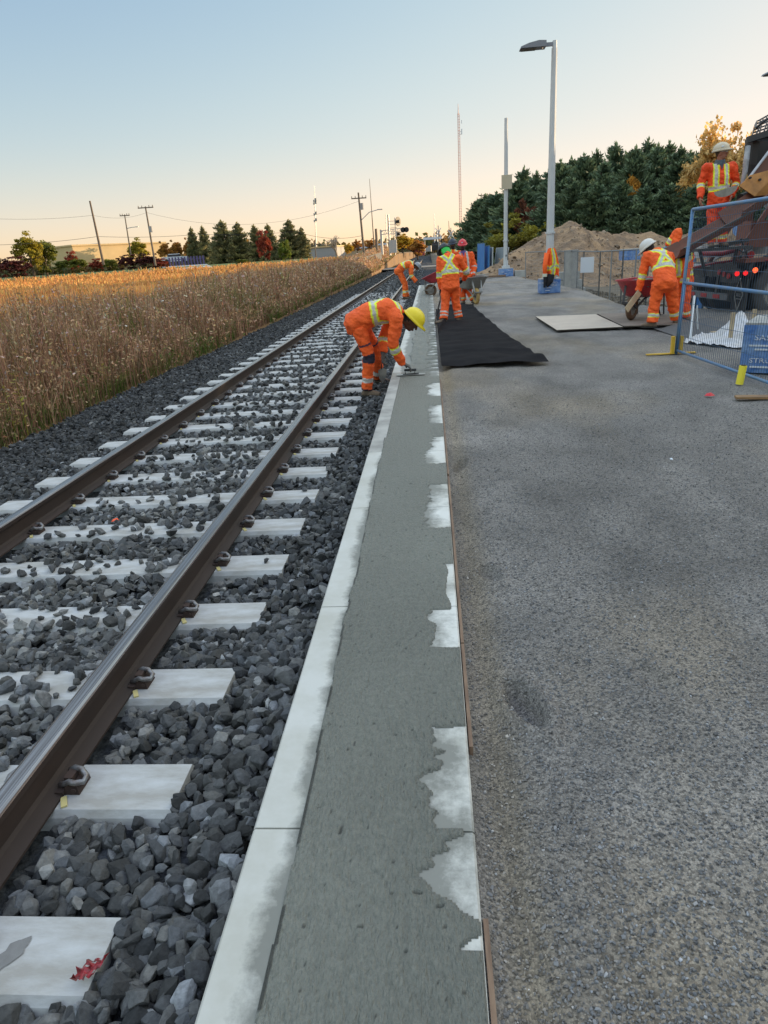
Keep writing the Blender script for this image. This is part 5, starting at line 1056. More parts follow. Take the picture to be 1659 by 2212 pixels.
def hand_shape(mb, wrist, d, nrm, curl=.6, side=1, sc=1.0):
    """palm, four unequal fingers with two bends each and a thumb leaving the side of the palm"""
    w = V3(wrist); d = V3(d).normalized(); nrm = V3(nrm); nrm = (nrm-d*nrm.dot(d)).normalized(); s = d.cross(nrm).normalized()*side
    loft(mb, [w-d*.02, w+d*.03*sc, w+d*.085*sc], [(.030*sc, .021*sc), (.041*sc, .019*sc), (.043*sc, .015*sc)], [s]*3, 12)
    for k, (off, L) in enumerate(((.032, .070), (.011, .078), (-.011, .073), (-.031, .056))):
        p = w+d*.083*sc+s*off*sc; a = curl*.55; pts = [p-d*.015]; q = p; ang = 0; 
        for j, l in enumerate((.45, .32, .23)):
            ang += curl*(.55 if j == 0 else .8); dd = d*cos(ang)+nrm*sin(ang); q = q+dd*L*l*sc; pts.append(q)
        mb.tube([p-d*.015]+pts[1:], [.0105*sc, .0100*sc, .0092*sc, .0075*sc], 8)
    p = w+d*.025*sc+s*.032*sc; q = p+(d*.55+s*.75+nrm*.25).normalized()*.038*sc; r_ = q+(d*.8+nrm*(.3+curl*.4)+s*.1).normalized()*.032*sc
    mb.tube([p-s*.012, q, r_, r_+(r_-q)*.35], [.0135*sc, .0118*sc, .010*sc, .0075*sc], 8)
def head_shape(mb, c, f, u, s):
    R = Matrix((s, f, u)).transposed()
    mb.ell(c+u*.018, (.076, .096, .100), 18, 14, R=R); mb.ell(c-u*.050+f*.022, (.056, .066, .062), 14, 10, R=R); mb.ell(c-u*.085+f*.055, (.026, .024, .022), 10, 8, R=R)
    mb.tube([c+f*.085+u*.015, c+f*.112-u*.022, c+f*.100-u*.032], [.009, .015, .011], 8); mb.ell(c+f*.088-u*.058, (.026, .012, .013), 10, 6, R=R); mb.ell(c+f*.084+u*.030, (.052, .014, .012), 10, 6, R=R)
    for sg in (-1, 1): mb.ell(c+s*(.079*sg)-f*.008-u*.010, (.010, .020, .032), 8, 8, R=R)
def hard_hat(parent, c, f, u, s, m, tilt=.0, name='hard_hat', logo=None):
    f2 = (f*cos(tilt)+u*sin(tilt)).normalized(); u2 = (u*cos(tilt)-f*sin(tilt)).normalized(); R = Matrix((s, f2, u2)).transposed(); mb = MB(); c = c+u2*.045
    n, k = 28, 9; vs = []
    for j in range(k+1):
        t = (pi/2)*j/k
        for i in range(n): a = 2*pi*i/n; rd = 1-.06*(abs(cos(a)) < .18)*(j > 2)*0; p = Vector((.118*sin(t)*cos(a)*rd, .140*sin(t)*sin(a), .118*cos(t)+(.010 if abs(cos(a))*sin(t) < .16 else 0))); vs.append(c+R@p)
    fs = [(j*n+i, (j+1)*n+i, (j+1)*n+(i+1) % n, j*n+(i+1) % n) for j in range(k) for i in range(n)]
    b0 = len(vs)
    for rr, z in ((1.0, 0), (1.0, -.012), (1.0, -.02)):
        for i in range(n):
            a = 2*pi*i/n; front = max(0, sin(a)); ex = (.016 if rr else 0)+.048*front**2*(z > -.015)+.0
            ex = ex if z != 0 else ex; kk = 1 if z > -.015 else .55
            p = Vector(((.118+ex*kk*1.0)*cos(a), (.140+ex*kk)*sin(a), z-.012*front)); vs.append(c+R@p)
    base = k*n
    for i in range(n): j = (i+1) % n; fs += [(base+i, b0+i, b0+j, base+j), (b0+i, b0+n+i, b0+n+j, b0+j), (b0+n+i, b0+2*n+i, b0+2*n+j, b0+n+j)]
    fs.append(tuple(range(b0+2*n, b0+3*n))); mb.add(vs, fs); o = mb.build(name, m, parent, smooth=True)
    if logo:
        q = MB(); p0 = c+R@Vector((0, .132, .050)) if logo == 'front' else c+R@Vector((.112, .03, .045)); q.ell(p0, (.022, .006, .016) if logo == 'front' else (.006, .022, .014), 10, 6, R=R); q.build('badge', M['wrapwhite'], o)
    return o
def person(label, J, fit, group='people in orange work clothes'):
    """J: joints in world space. keys P W C N H (pelvis, waist, chest, neck, head centre), SR SL ER EL WR WL, HR HL KR KL AR AL, face, up"""
    J = {k: V3(v) for k, v in J.items()}; org = (J['AR']+J['AL'])/2; org = Vector((org.x, org.y, min(J['AR'].z, J['AL'].z)-.09))
    for k in J:
        if k not in ('face', 'up', 'TR', 'TL', 'hR', 'hL', 'nR', 'nL'): J[k] = J[k]-org
    hs = (J['HR']-J['HL']).normalized(); ss = (J['SR']-J['SL']).normalized(); ms = (hs+ss).normalized()
    f = J['face'].normalized(); u = J['up']; u = (u-f*u.dot(f)).normalized(); s = f.cross(u).normalized(); Hc = J['H']
    sk = np.array(fit.get('skin', (.30, .15, .095)))
    # ---- body: one continuous skin
    b = MB(); g = {'R': fit.get('gloveR'), 'L': fit.get('gloveL')}
    t = subdiv([J['P'], J['W'], J['C'], J['N']], [(.14, .095), (.125, .09), (.14, .10), (.062, .06)], [hs, ms, ss, ss]); loft(b, *t)
    b.tube([J['N']-(Hc-J['N'])*.25, J['N'], (J['N']+Hc-u*.05)*.5, Hc-u*.045-f*.012], [.060, .058, .054, .052], 14); head_shape(b, Hc, f, u, s)
    for q in 'RL':
        sh, el, wr = J['S'+q], J['E'+q], J['W'+q]; hp, kn, an = J['H'+q], J['K'+q], J['A'+q]
        b.tube([J['C']*.35+sh*.65, sh, (sh+el)/2, el, (el+wr)/2, wr], [.05, .050, .042, .036, .034, .026], 12)
        b.tube([hp, (hp+kn)/2, kn, (kn*.6+an*.4), an], [.080, .070, .052, .046, .036], 12)
        b.tube([an, an+Vector((0, 0, -.04)), an+J['T'+q].normalized()*.09+Vector((0, 0, -.055))], [.036, .038, .03], 10)
        if not g[q]: hand_shape(b, wr, J['h'+q], J['n'+q], fit.get('curl', .5), 1 if q == 'R' else -1)
        else: loft(b, [wr, wr+J['h'+q].normalized()*.05], [(.025, .018), (.03, .014)], [J['h'+q].cross(J['n'+q]).normalized()]*2, 10)
    me, co = remesh(b, 'person', .0065, 1); col = np.tile(sk, (len(co), 1))
    rel = co-np.array(list(Hc)); lf, lu, ls = rel@np.array(list(f)), rel@np.array(list(u)), rel@np.array(list(s)); hd = np.linalg.norm(rel, axis=1) < .16
    hair = hd & (((lf < -.015-(lu < -.02)*.03) & (lu > -.055)) | (lu > .075) | ((lf < .03) & (lu > .04))); col[hair] = fit.get('hair', (.015, .012, .01))
    eye = hd & (np.abs(np.abs(ls)-.030) < .011) & (np.abs(lu-.012) < .006) & (lf > .06); col[eye] = (.02, .015, .015)
    brow = hd & (np.abs(np.abs(ls)-.030) < .017) & (np.abs(lu-.036) < .005) & (lf > .06); col[brow] = (.03, .02, .015)
    lip = hd & (np.abs(ls) < .024) & (np.abs(lu+.058) < .006) & (lf > .07); col[lip] = sk*np.array([.9, .5, .5])
    if fit.get('beard'): bd = hd & (lu < -.028) & (lf > -.01) & ~lip & (lu > -.13); col[bd] = (.02, .016, .014)
    paint(me, col); me.materials.append(M['skin']); root = link('person', me, None, org); tag(root, label, 'person', group)
    # ---- trousers
    C1 = np.array(fit.get('orange', ORG)); tr = fit.get('baggy', 1.0); b = MB()
    t = subdiv([J['P']-(J['W']-J['P']).normalized()*.10, J['P'], J['P']*.45+J['W']*.55], [(.135, .105), (.170, .125), (.165, .12)], [hs]*3); loft(b, *t)
    for q in 'RL':
        hp, kn, an = J['H'+q], J['K'+q], J['A'+q]; d = (an-kn).normalized()
        pts = [hp, hp*.5+kn*.5, kn, kn*.5+an*.5, an+d*.0]; b.tube(subdiv(pts, [(.1, .1)]*5, [hs]*5)[0], [r_*tr for r_ in (.105, .103, .101, .098, .095, .092, .088, .085, .084, .083, .082, .081, .081, .080, .080, .081, .084)], 16)
    me, co = remesh(b, 'trousers', .011, 3, .016, 7); col = np.tile(C1, (len(co), 1))
    dd = []; tt = []
    for q in 'RL':
        d1, t1 = seg(co, J['H'+q], J['K'+q]); d2, t2 = seg(co, J['K'+q], J['A'+q]); dd.append(np.minimum(d1, d2)); tt.append(np.where(d2 < d1, .5+np.clip(t2, 0, 1.3)/2, np.clip(t1, -.3, 1)/2))
    T = np.where(dd[0] < dd[1], tt[0], tt[1]); isR = dd[0] < dd[1]
    for c_, hw, ed in fit.get('leg', ((.85, .035, .018),)): band(col, T, c_, hw, ed)
    if fit.get('patches'):
        mid = np.array(list((J['P']))); fr = np.array(list(hs.cross(Vector((0, 0, 1))))); fx = (co-mid)@fr
        n1_ = vnoise(co[:, 0]*9, co[:, 2]*9, 3)
        cuff = (T > .97); col[cuff] = NAVY; seat = (T > -.02) & (T < .16) & (((co-mid)@np.array(list(hs))) > .03) & (n1_ > -.22) & (fx > -.02) | ((T > .04) & (T < .15) & (fx > .06)); col[seat] = NAVY
        kn_ = (np.abs(T-.52) < .06) & (fx < -.02) & (((co-mid)@np.array(list(hs))) > .0); col[kn_] = NAVY
        st = (np.abs(T-.36) < .05) & (np.abs(fx-.02) < .018); col[st] = NAVY; st = (np.abs(T-.30) < .015) & (fx < -.0); col[st] = NAVY*2
    paint(me, col); me.materials.append(M['hiviz']); link('trousers', me, root, (0, 0, 0))
    # ---- jacket
    b = MB(); hem = J['P']-(J['W']-J['P']).normalized()*fit.get('hem', .06)
    t = subdiv([hem, J['P'], J['W'], J['C'], J['N']*.75+J['C']*.25, J['N']], [(.195, .155), (.19, .15), (.18, .145), (.195, .150), (.150, .105), (.075, .075)], [hs, hs, ms, ss, ss, ss]); loft(b, *t)
    for q in 'RL':
        sh, el, wr = J['S'+q], J['E'+q], J['W'+q]; pts = [J['C']*.4+sh*.6, sh, sh*.5+el*.5, el, el*.5+wr*.5, wr]
        b.tube(subdiv(pts, [(.1, .1)]*6, [hs]*6, 3)[0], [.085, .085, .084, .084, .082, .078, .075, .074, .072, .070, .067, .064, .062, .060, .058, .057], 14)
    me, co = remesh(b, 'jacket', .011, 3, .018, 3); col = np.tile(C1, (len(co), 1))
    # nearest member
    arm = np.zeros(len(co), bool); Ta = np.zeros(len(co)); best = np.full(len(co), 9.)
    for q in 'RL':
        d1, t1 = seg(co, J['S'+q], J['E'+q]); d2, t2 = seg(co, J['E'+q], J['W'+q]); d_ = np.minimum(d1, d2); tq = np.where(d2 < d1, .5+np.clip(t2, 0, 1.2)/2, np.clip(t1, -.5, 1)/2)
        k = d_ < best; best = np.where(k, d_, best); Ta = np.where(k, tq, Ta)
    pl = [hem, J['P'], J['W'], J['C'], J['N']]; ln = np.cumsum([0]+[(pl[i+1]-pl[i]).length for i in range(4)]); bd = np.full(len(co), 9.); Tv = np.zeros(len(co)); CC = np.zeros((len(co), 3))
    for i in range(4):
        d_, t_ = seg(co, pl[i], pl[i+1]); k = d_ < bd; bd = np.where(k, d_, bd); Tv = np.where(k, (ln[i]+np.clip(t_, 0, 1)*(ln[i+1]-ln[i]))/ln[-1], Tv)
        a_ = np.array(list(pl[i])); b__ = np.array(list(pl[i+1])); cp = a_+np.clip(t_, 0, 1)[:, None]*(b__-a_); CC = np.where(k[:, None], cp, CC)
    arm = (best/.085 < bd/.165) & (Ta > .10)
    S_ = np.array(list(ms)); up = np.array(list((J['N']-J['P']).normalized())); Fv = np.cross(up, S_); rel = co-CC; uu = (rel@S_)/.185; ff = rel@Fv
    tor = ~arm; w1 = fit.get('waist', .42)
    st = np.zeros(len(co)); 
    def tor_line(q, hw, ed):
        k = tor & (np.abs(q) < hw+ed); col[k] = YLW if fit.get('yellow', True) else ORG
        return tor & (np.abs(q) < hw)
    sil = np.zeros(len(co), bool)
    back = ff < 0 if fit.get('frontsign', 1) > 0 else ff > 0
    hw, ed = fit.get('hw', .020), (.024 if fit.get('yellow', True) else .0)
    L_ = ln[-1]
    if fit.get('sash', True):
        sil |= tor_line((Tv-w1)*L_, hw, ed)
        if fit.get('X', True):
            for sg in (-1, 1):
                q = (sg*uu-(-.62+1.35*(Tv-w1)/(1-w1)))*.15; k = back & (Tv > w1)
                q = np.where(k, q, 9); sil |= tor_line(q, hw, ed)
        for sg in (-1, 1): q = np.where((~back) & (Tv > w1), (sg*uu-.48)*.185, 9); sil |= tor_line(q, hw, ed)
        # shoulders
        col[sil] = SIL
    for c_, hw_, ed_ in fit.get('arm', ((.52, .045, .035),)):
        k = arm & (np.abs(Ta-c_) < hw_+ed_); col[k] = YLW if fit.get('yellow', True) else SIL; k = arm & (np.abs(Ta-c_) < hw_); col[k] = SIL
    if fit.get('collar') is not None:
        k = tor & (Tv > .95) & (np.abs(uu) < .40); col[k] = fit['collar']
        k = tor & ~back & (np.abs(uu) < (Tv-.80)*1.3) & (Tv > .80); col[k] = fit['collar']
    paint(me, col); me.materials.append(M['hiviz']); link('jacket', me, root, (0, 0, 0))
    # ---- boots, gloves
    for q in 'RL':
        an = J['A'+q]; td = J['T'+q].normalized(); sd = Vector((-td.y, td.x, 0)).normalized(); b = MB()
        ht = an.z+.0; gz_ = an.z-.09; base = Vector((an.x, an.y, gz_))
        loft(b, [an+Vector((0, 0, .05)), an+Vector((0, 0, -.02)), base+td*.0+Vector((0, 0, .045))], [(.054, .058), (.05, .058), (.046, .062)], [sd]*3, 14)
        loft(b, [base-td*.055+Vector((0, 0, .042)), base+td*.03+Vector((0, 0, .050)), base+td*.11+Vector((0, 0, .042)), base+td*.165+Vector((0, 0, .034))], [(.038, .038), (.044, .046), (.050, .038), (.040, .028)], [sd]*4, 14)
        me, co = remesh(b, 'boot', .010, 2); co[:, 2] = np.maximum(co[:, 2], gz_+.004); me.vertices.foreach_set('co', co.ravel()); me.materials.append(M['boot']); bo = link('boot', me, root, (0, 0, 0))
        m = MB(); ps_ = [(-.08, .036), (-.05, .046), (.04, .042), (.10, .052), (.16, .046), (.20, .018), (.20, -.018), (.16, -.046), (.10, -.05), (.04, -.042), (-.05, -.046), (-.08, -.036)]
        lo = [base+td*x_+sd*y_ for x_, y_ in ps_]; n_ = len(lo); m.add(lo+[p_+Vector((0, 0, .024)) for p_ in lo], [tuple(range(n_-1, -1, -1)), tuple(range(n_, 2*n_))]+[(k, (k+1) % n_, n_+(k+1) % n_, n_+k) for k in range(n_)]); m.build('sole', M['sole'], bo)
        if g[q]:
            b = MB(); hand_shape(b, J['W'+q], J['h'+q], J['n'+q], fit.get('curl', .7), 1 if q == 'R' else -1, 1.12); b.tube([J['W'+q]-J['h'+q].normalized()*.05, J['W'+q]+J['h'+q].normalized()*.02], [.036, .033], 12)
            me, co = remesh(b, 'glove', .0045, 1); me.materials.append(M[g[q]]); link('glove', me, root, (0, 0, 0))
    if fit.get('hat'): hard_hat(root, Hc, f, u, s, fit['hat'], fit.get('hat_tilt', .05), logo=fit.get('logo'))
    if fit.get('cloth'):   # neck cloth under the helmet
        b = MB(); loft(b, [Hc+u*.05-f*.05, Hc-u*.03-f*.055, Hc-u*.10-f*.07], [(.092, .075), (.10, .080), (.09, .055)], [s]*3, 14); me, co = remesh(b, 'neck_cloth', .009, 2, .012); me.materials.append(fit['cloth']); link('neck_cloth', me, root, (0, 0, 0))
    if fit.get('shades'):
        m = MB(); R = Matrix((s, f, u)).transposed(); c_ = Hc+f*.100+u*.014
        for sg in (-1, 1): m.ell(c_+s*(.032*sg)-f*.006, (.029, .010, .018), 12, 8, R=R); m.bar(c_+s*(.062*sg)-f*.01, c_+s*(.082*sg)-f*.10, .006)
        m.bar(c_-s*.01, c_+s*.01, .006); m.build('sunglasses', M[fit['shades']], root)
    if fit.get('collarmesh'):
        b = MB(); n_ = J['N']; ax = (Hc-n_).normalized(); b.tube([n_-ax*.03, n_+ax*.02, n_+ax*.055], [.105, .090, .082], 16); me, co = remesh(b, 'hood', .010, 2, .01); me.materials.append(fit['collarmesh']); link('hood', me, root, (0, 0, 0))
    L = lambda a, b_: round((J[a]-J[b_]).length, 2)
    print('PERSON', label[:24], 'thigh', L('HR', 'KR'), L('HL', 'KL'), 'shin', L('KR', 'AR'), L('KL', 'AL'), 'uarm', L('SR', 'ER'), L('SL', 'EL'), 'farm', L('ER', 'WR'), L('EL', 'WL'), 'torso', round((J['P']-J['N']).length, 2), 'shw', L('SR', 'SL'), 'neckhead', L('N', 'H'))
    return root
M['hat_yellow'] = mat('yellow_helmet', (.80, .62, .02), .35, spec=.4); M['hat_black'] = mat('black_helmet', (.02, .022, .025), .4); M['hat_red'] = mat('red_helmet', (.62, .025, .04), .35); M['hat_navy'] = mat('navy_helmet', (.02, .028, .05), .4); M['hat_white'] = mat('white_helmet', (.62, .60, .56), .4); M['hat_sand'] = mat('sand_helmet', (.52, .44, .32), .4); M['hat_silver'] = mat('silver_helmet', (.26, .27, .29), .3, .3)
M['greencloth'] = mat('green_neck_cloth', (.05, .55, .10), .8); M['greyhood'] = mat('grey_hood', (.09, .11, .14), .9); M['trowel'] = mat('trowel_steel', (.34, .35, .34), .35, .7, n1=(8, .2), c2=(.2, .2, .19))
A_ = lambda px, py, Y: V3(at(px, py, Y))
# --- the man with the yellow helmet, bent over the strip with a trowel
fR = V3(G(804, 857, -.24)); fL = V3(G(826, 828, -.24)); yn, yf = fR.y, fL.y; z9 = Vector((0, 0, .09)); yc = 8.62
J = dict(P=A_(776, 694, yc), W=A_(800, 679, yc+.0), C=A_(836, 672, yc+.02), N=A_(866, 680, yc+.02), H=A_(889, 694, yc+.04), SR=A_(856, 685, yc-.17), SL=A_(846, 688, yc+.20), ER=A_(850, 744, yc-.16), WR=A_(869, 784, yc+.0), EL=A_(829, 728, yc+.20), WL=A_(828, 762, yc+.12),
    HR=A_(774, 706, yc-.09), HL=A_(782, 703, yc+.12), KR=A_(796, 770, (yn+yc)/2-.05), KL=A_(815, 762, (yf+yc)/2), AR=A_(797, 840, yn)+Vector((-.02, 0, 0)), AL=A_(818, 812, yf), face=(.62, -.12, -.78), up=(.78, -.05, .62),
    TR=(.97, -.25, 0), TL=(.9, -.3, 0), hR=(.85, .1, -.5), nR=(-.3, 0, -1), hL=(-.1, -.1, -1), nL=(.9, -.3, 0))
J['AR'] = Vector((fR.x-.06, fR.y, -.15)); J['AL'] = Vector((fL.x-.06, fL.y, -.15))
person('man in yellow helmet bent over the strip smoothing concrete with a trowel', J, dict(hat=M['hat_yellow'], gloveR='glove_grey', gloveL='glove_grey', skin=(.10, .05, .032), patches=True, leg=((.84, .035, 0.0),), arm=((.60, .05, .028),), waist=.48, baggy=.92, hem=.10, hat_tilt=.12, curl=.75, orange=(1.0, .14, .018)))
w = J['WR']+Vector((.07, .01, -.05))
o = empty('finishing_trowel', (w.x+.03, w.y, .016), -.05, 'long steel trowel under the hand of the man in the yellow helmet', 'trowel'); m = MB(); m.box((0, 0, 0), (.36, .10, .004)); m.build('blade', M['trowel'], o); m = MB(); m.bar((-.10, 0, .002), (.10, 0, .012), .012); m.tube([(-.07, 0, .01), (-.07, 0, .055), (.05, 0, .055), (.05, 0, .01)], .006, 6); m.tube([(-.08, 0, .055), (.07, 0, .055)], .014, 8); m.build('handle', M['black'], o)
w = J['WL']; o = empty('pointing_trowel', (w.x-.03, w.y-.02, w.z-.11), 0, 'grey pointed trowel hanging from the left hand of the man in the yellow helmet', 'trowel'); m = MB(); m.add([(-.045, -.03, -.10), (.06, .03, -.10), (.045, .02, -.20), (0, 0, -.27), (-.04, -.02, -.20), (0, .003, -.075)], [(5, 0, 4, 3), (5, 3, 2, 1)]); m.add([(-.045, -.026, -.10), (.06, .034, -.10), (.045, .024, -.20), (0, .004, -.27), (-.04, -.016, -.20), (0, .007, -.075)], [(3, 4, 0, 5), (1, 2, 3, 5)]); m.build('blade', M['trowel'], o); m = MB(); m.tube([(0, 0, -.09), (0, 0, -.03), (.02, 0, 0)], .006, 6); m.tube([(.01, 0, -.01), (.03, .01, .08)], .014, 8); m.build('handle', M['black'], o)
# --- man with the green neck cloth, back to the camera
yc = 15.02
J = dict(P=A_(973, 606, yc), W=A_(972, 590, yc+.02), C=A_(970, 570, yc+.08), N=A_(966, 549, yc+.14), H=A_(960, 543, yc+.27), SR=A_(989, 558, yc+.10), SL=A_(952, 560, yc+.10), ER=A_(1007, 585, yc+.18), WR=A_(1003, 603, yc+.42), EL=A_(949, 594, yc+.06), WL=A_(953, 625, yc+.10),
    HR=A_(981, 612, yc), HL=A_(964, 612, yc), KR=A_(985, 652, yc+.04), KL=A_(962, 653, yc-.04), AR=Vector((.56, 15.05, .09)), AL=Vector((.24, 14.85, .09)), face=(-.35, .62, -.55), up=(-.25, .45, .75), TR=(.15, 1, 0), TL=(-.75, -.30, 0), hR=(-.6, .7, -.3), nR=(0, 0, -1), hL=(.0, .25, -1), nL=(.3, -.8, 0))
person('man seen from behind with black helmet and bright green neck cloth', J, dict(hat=M['hat_black'], gloveL='glove_black', gloveR='glove_black', skin=(.16, .08, .05), cloth=M['greencloth'], leg=((.80, .022, 0), (.90, .022, 0)), arm=((.50, .05, .035),), waist=.46, hem=.16, frontsign=1, hat_tilt=.1, baggy=1.08))
w = J['WL']; m = MB(); m.tube([(w.x+.02, w.y+.05, w.z+.25), (w.x-.01, w.y, w.z-.10), (w.x-.03, w.y-.05, w.z-.22)], .014, 8, mi=0); m.tube([(w.x-.03, w.y-.05, w.z-.22), (w.x-.12, w.y-.15, w.z-.52)], .016, 8, mi=1); m.tube([(w.x-.12, w.y-.15, w.z-.52), (w.x-.16, w.y-.2, .01)], .012, 8, mi=0); tag(m.build('rake_handle', [M['wood'], M['black']]), 'wooden tool handle with black grip held by the man with the green neck cloth', 'tool')
# --- man with the red helmet facing the camera
yc = 20.2
J = dict(P=A_(1006, 594, yc), W=A_(1005, 582, yc), C=A_(1003, 562, yc), N=A_(1000, 543, yc), H=A_(999, 530, yc-.03), SR=A_(985, 549, yc-.02), SL=A_(1017, 549, yc), ER=A_(981, 574, yc+.02), WR=A_(984, 597, yc-.12), EL=A_(1025, 574, yc-.0), WL=A_(1023, 595, yc-.12),
    HR=A_(999, 600, yc), HL=A_(1013, 600, yc), KR=A_(999, 630, yc-.03), KL=A_(1013, 630, yc-.03), AR=Vector((.90, 20.2, .09)), AL=Vector((1.16, 20.1, .09)), face=(-.10, -.98, -.18), up=(0, -.1, 1), TR=(-.3, -1, 0), TL=(.2, -1, 0), hR=(0, -.2, -1), nR=(1, 0, 0), hL=(-.05, -.2, -1), nL=(-1, 0, 0))
person('man in a red helmet and sunglasses facing the camera', J, dict(hat=M['hat_red'], skin=(.28, .13, .085), shades='lampdark', yellow=False, X=False, arm=((.55, .035, 0), (.88, .035, 0)), waist=.30, hw=.026, hem=.10, collar=(.14, .09, .30), logo='front', beard=True, hat_tilt=.0, orange=(1.0, .125, .015)))
# --- man with the dark helmet behind him
yc = 21.9
J = dict(P=A_(979, 587, yc), W=A_(979, 575, yc), C=A_(979, 556, yc), N=A_(979, 540, yc), H=A_(978, 528, yc-.03), SR=A_(967, 546, yc+.05), SL=A_(992, 546, yc), ER=A_(963, 568, yc+.02), WR=A_(966, 588, yc-.10), EL=A_(996, 568, yc-.0), WL=A_(996, 588, yc-.12),
    HR=A_(973, 592, yc), HL=A_(986, 592, yc), KR=A_(973, 620, yc-.03), KL=A_(986, 620, yc-.03), AR=Vector((.60, 21.9, .09)), AL=Vector((.84, 21.8, .09)), face=(-.62, -.75, -.2), up=(0, -.1, 1), TR=(-.3, -1, 0), TL=(.2, -1, 0), hR=(0, -.2, -1), nR=(1, 0, 0), hL=(0, -.2, -1), nL=(-1, 0, 0))
person('bearded man in a dark helmet standing just behind the red helmet man', J, dict(hat=M['hat_navy'], skin=(.17, .085, .055), beard=True, gloveL='glove_black', gloveR='glove_black'))
# --- bent man farther along the track
fR = V3(G(877, 646, -.24)); yc = fR.y; print('bent man Y', yc)
J = dict(P=A_(862, 584, yc), W=A_(871, 575, yc), C=A_(884, 571, yc), N=A_(893, 573, yc), H=A_(901, 576, yc), SR=A_(889, 577, yc-.17), SL=A_(886, 577, yc+.18), ER=A_(888, 596, yc-.2), WR=A_(898, 610, yc-.2), EL=A_(889, 596, yc+.18), WL=A_(900, 607, yc+.1),
    HR=A_(863, 590, yc-.09), HL=A_(865, 589, yc+.1), KR=A_(873, 615, yc-.1), KL=A_(876, 612, yc+.1), AR=Vector((fR.x-.05, yc-.15, -.15)), AL=Vector((fR.x+.05, yc+.2, -.15)), face=(.62, -.12, -.70), up=(.75, -.05, .62), TR=(.9, -.2, 0), TL=(.9, -.1, 0), hR=(.75, .1, -.6), nR=(-.3, 0, -1), hL=(.75, .1, -.6), nL=(-.3, 0, -1))
person('smaller bent man in a silver helmet between the far rail and the strip', J, dict(hat=M['hat_silver'], gloveL='glove_black', gloveR='glove_black', skin=(.11, .055, .035), leg=((.80, .03, .015),), waist=.48, baggy=.92, hem=.10, orange=(1.0, .17, .02)))
# --- man bending at the wheelbarrow on the right
yc = 12.15
J = dict(P=A_(1436, 601, yc), W=A_(1434, 583, yc+.08), C=A_(1426, 560, yc+.22), N=A_(1416, 543, yc+.36), H=A_(1402, 538, yc+.47), SR=A_(1446, 553, yc+.30), SL=A_(1398, 553, yc+.26), ER=A_(1452, 586, yc+.50), WR=A_(1440, 612, yc+.62), EL=A_(1388, 594, yc+.28), WL=A_(1379, 628, yc+.30),
    HR=A_(1449, 608, yc), HL=A_(1424, 610, yc), KR=A_(1453, 654, yc+.08), KL=A_(1414, 655, yc+.02), AR=A_(1459, 698, yc+.15), AL=A_(1409, 702, yc-.0), face=(-.62, .45, -.62), up=(-.55, .30, .75), TR=(.35, .9, 0), TL=(-.55, .25, 0), hR=(-.3, .3, -.9), nR=(0, .5, 0), hL=(-.15, .0, -1), nL=(.3, -.9, 0))
J['AR'].z = .115; J['AL'].z = .10
person('man in a white helmet bending over the red wheelbarrow, back to the camera', J, dict(hat=M['hat_white'], gloveL='glove_black', gloveR='glove_black', skin=(.05, .03, .025), arm=((.55, .05, .035),), waist=.44, hem=.14, leg=((.82, .035, .018),), baggy=1.12))
w = J['WL']; b_ = A_(1353, 670, w.y-.25); d_ = (b_-w).normalized(); m = MB(); m.bar(w-d_*.02+Vector((0, -.05, -.03)), b_, .10, .014, up=(.3, -1, 0)); tag(m.build('wooden_float', M['pine_board']), 'pale board held down by the man in the white helmet', 'board')
# --- man behind the chute with a raised arm
yc = 12.85
J = dict(P=A_(1474, 604, yc), W=A_(1474, 588, yc), C=A_(1473, 572, yc), N=A_(1474, 561, yc), H=A_(1479, 553, yc+.04), SR=A_(1457, 551, yc), SL=A_(1489, 553, yc), ER=A_(1464, 500, yc+.05), WR=A_(1443, 531, yc+.16), EL=A_(1482, 585, yc-.12), WL=A_(1478, 615, yc-.14),
    HR=A_(1466, 612, yc), HL=A_(1482, 612, yc), KR=A_(1466, 655, yc-.03), KL=A_(1480, 655, yc-.03), AR=A_(1466, 696, yc), AL=A_(1481, 696, yc), face=(-.75, -.6, -.3), up=(0, -.1, 1), TR=(-.3, -1, 0), TL=(.2, -1, 0), hR=(-.6, .1, -.5), nR=(0, 0, -1), hL=(0, -.2, -1), nL=(-1, 0, 0))
J['AR'].z = .09; J['AL'].z = .09
M['glove_blue'] = mat('blue_glove', (.03, .20, .32), .7)
person('man hidden behind the chute with one orange arm raised over it', J, dict(hat=M['hat_black'], gloveL='glove_black', gloveR='glove_blue', arm=((.84, .05, .035),), leg=((.85, .03, .015),)))
# --- man standing on the truck
yc = 14.0
J = dict(P=A_(1552, 432, yc), W=A_(1552, 412, yc), C=A_(1553, 382, yc), N=A_(1555, 352, yc), H=A_(1558, 330, yc-.03), SR=A_(1528, 360, yc), SL=A_(1581, 358, yc), ER=A_(1515, 396, yc+.05), WR=A_(1512, 429, yc-.1), EL=A_(1591, 395, yc+.04), WL=A_(1580, 424, yc-.15),
    HR=A_(1540, 438, yc), HL=A_(1564, 438, yc), KR=A_(1538, 482, yc-.03), KL=A_(1562, 482, yc-.03), AR=A_(1536, 524, yc), AL=A_(1560, 524, yc), face=(.86, -.42, .02), up=(.03, -.05, 1), TR=(-.3, -1, 0), TL=(.2, -1, 0), hR=(.1, -.3, -1), nR=(1, 0, 0), hL=(-.3, -.4, -.8), nL=(-1, 0, 0))
ztruck = J['AR'].z-.09; J['AL'].z = J['AR'].z
person('man in a sand coloured helmet standing on the back of the mixer truck', J, dict(hat=M['hat_sand'], skin=(.36, .16, .11), orange=(.95, .085, .012), collarmesh=M['greyhood'], shades='galv', X=False, waist=.38, arm=((.62, .04, .025),), hem=.05, hw=.024, collar=(.05, .06, .09), hair=(.06, .045, .03), logo='side'))
TRUCKMAN = J
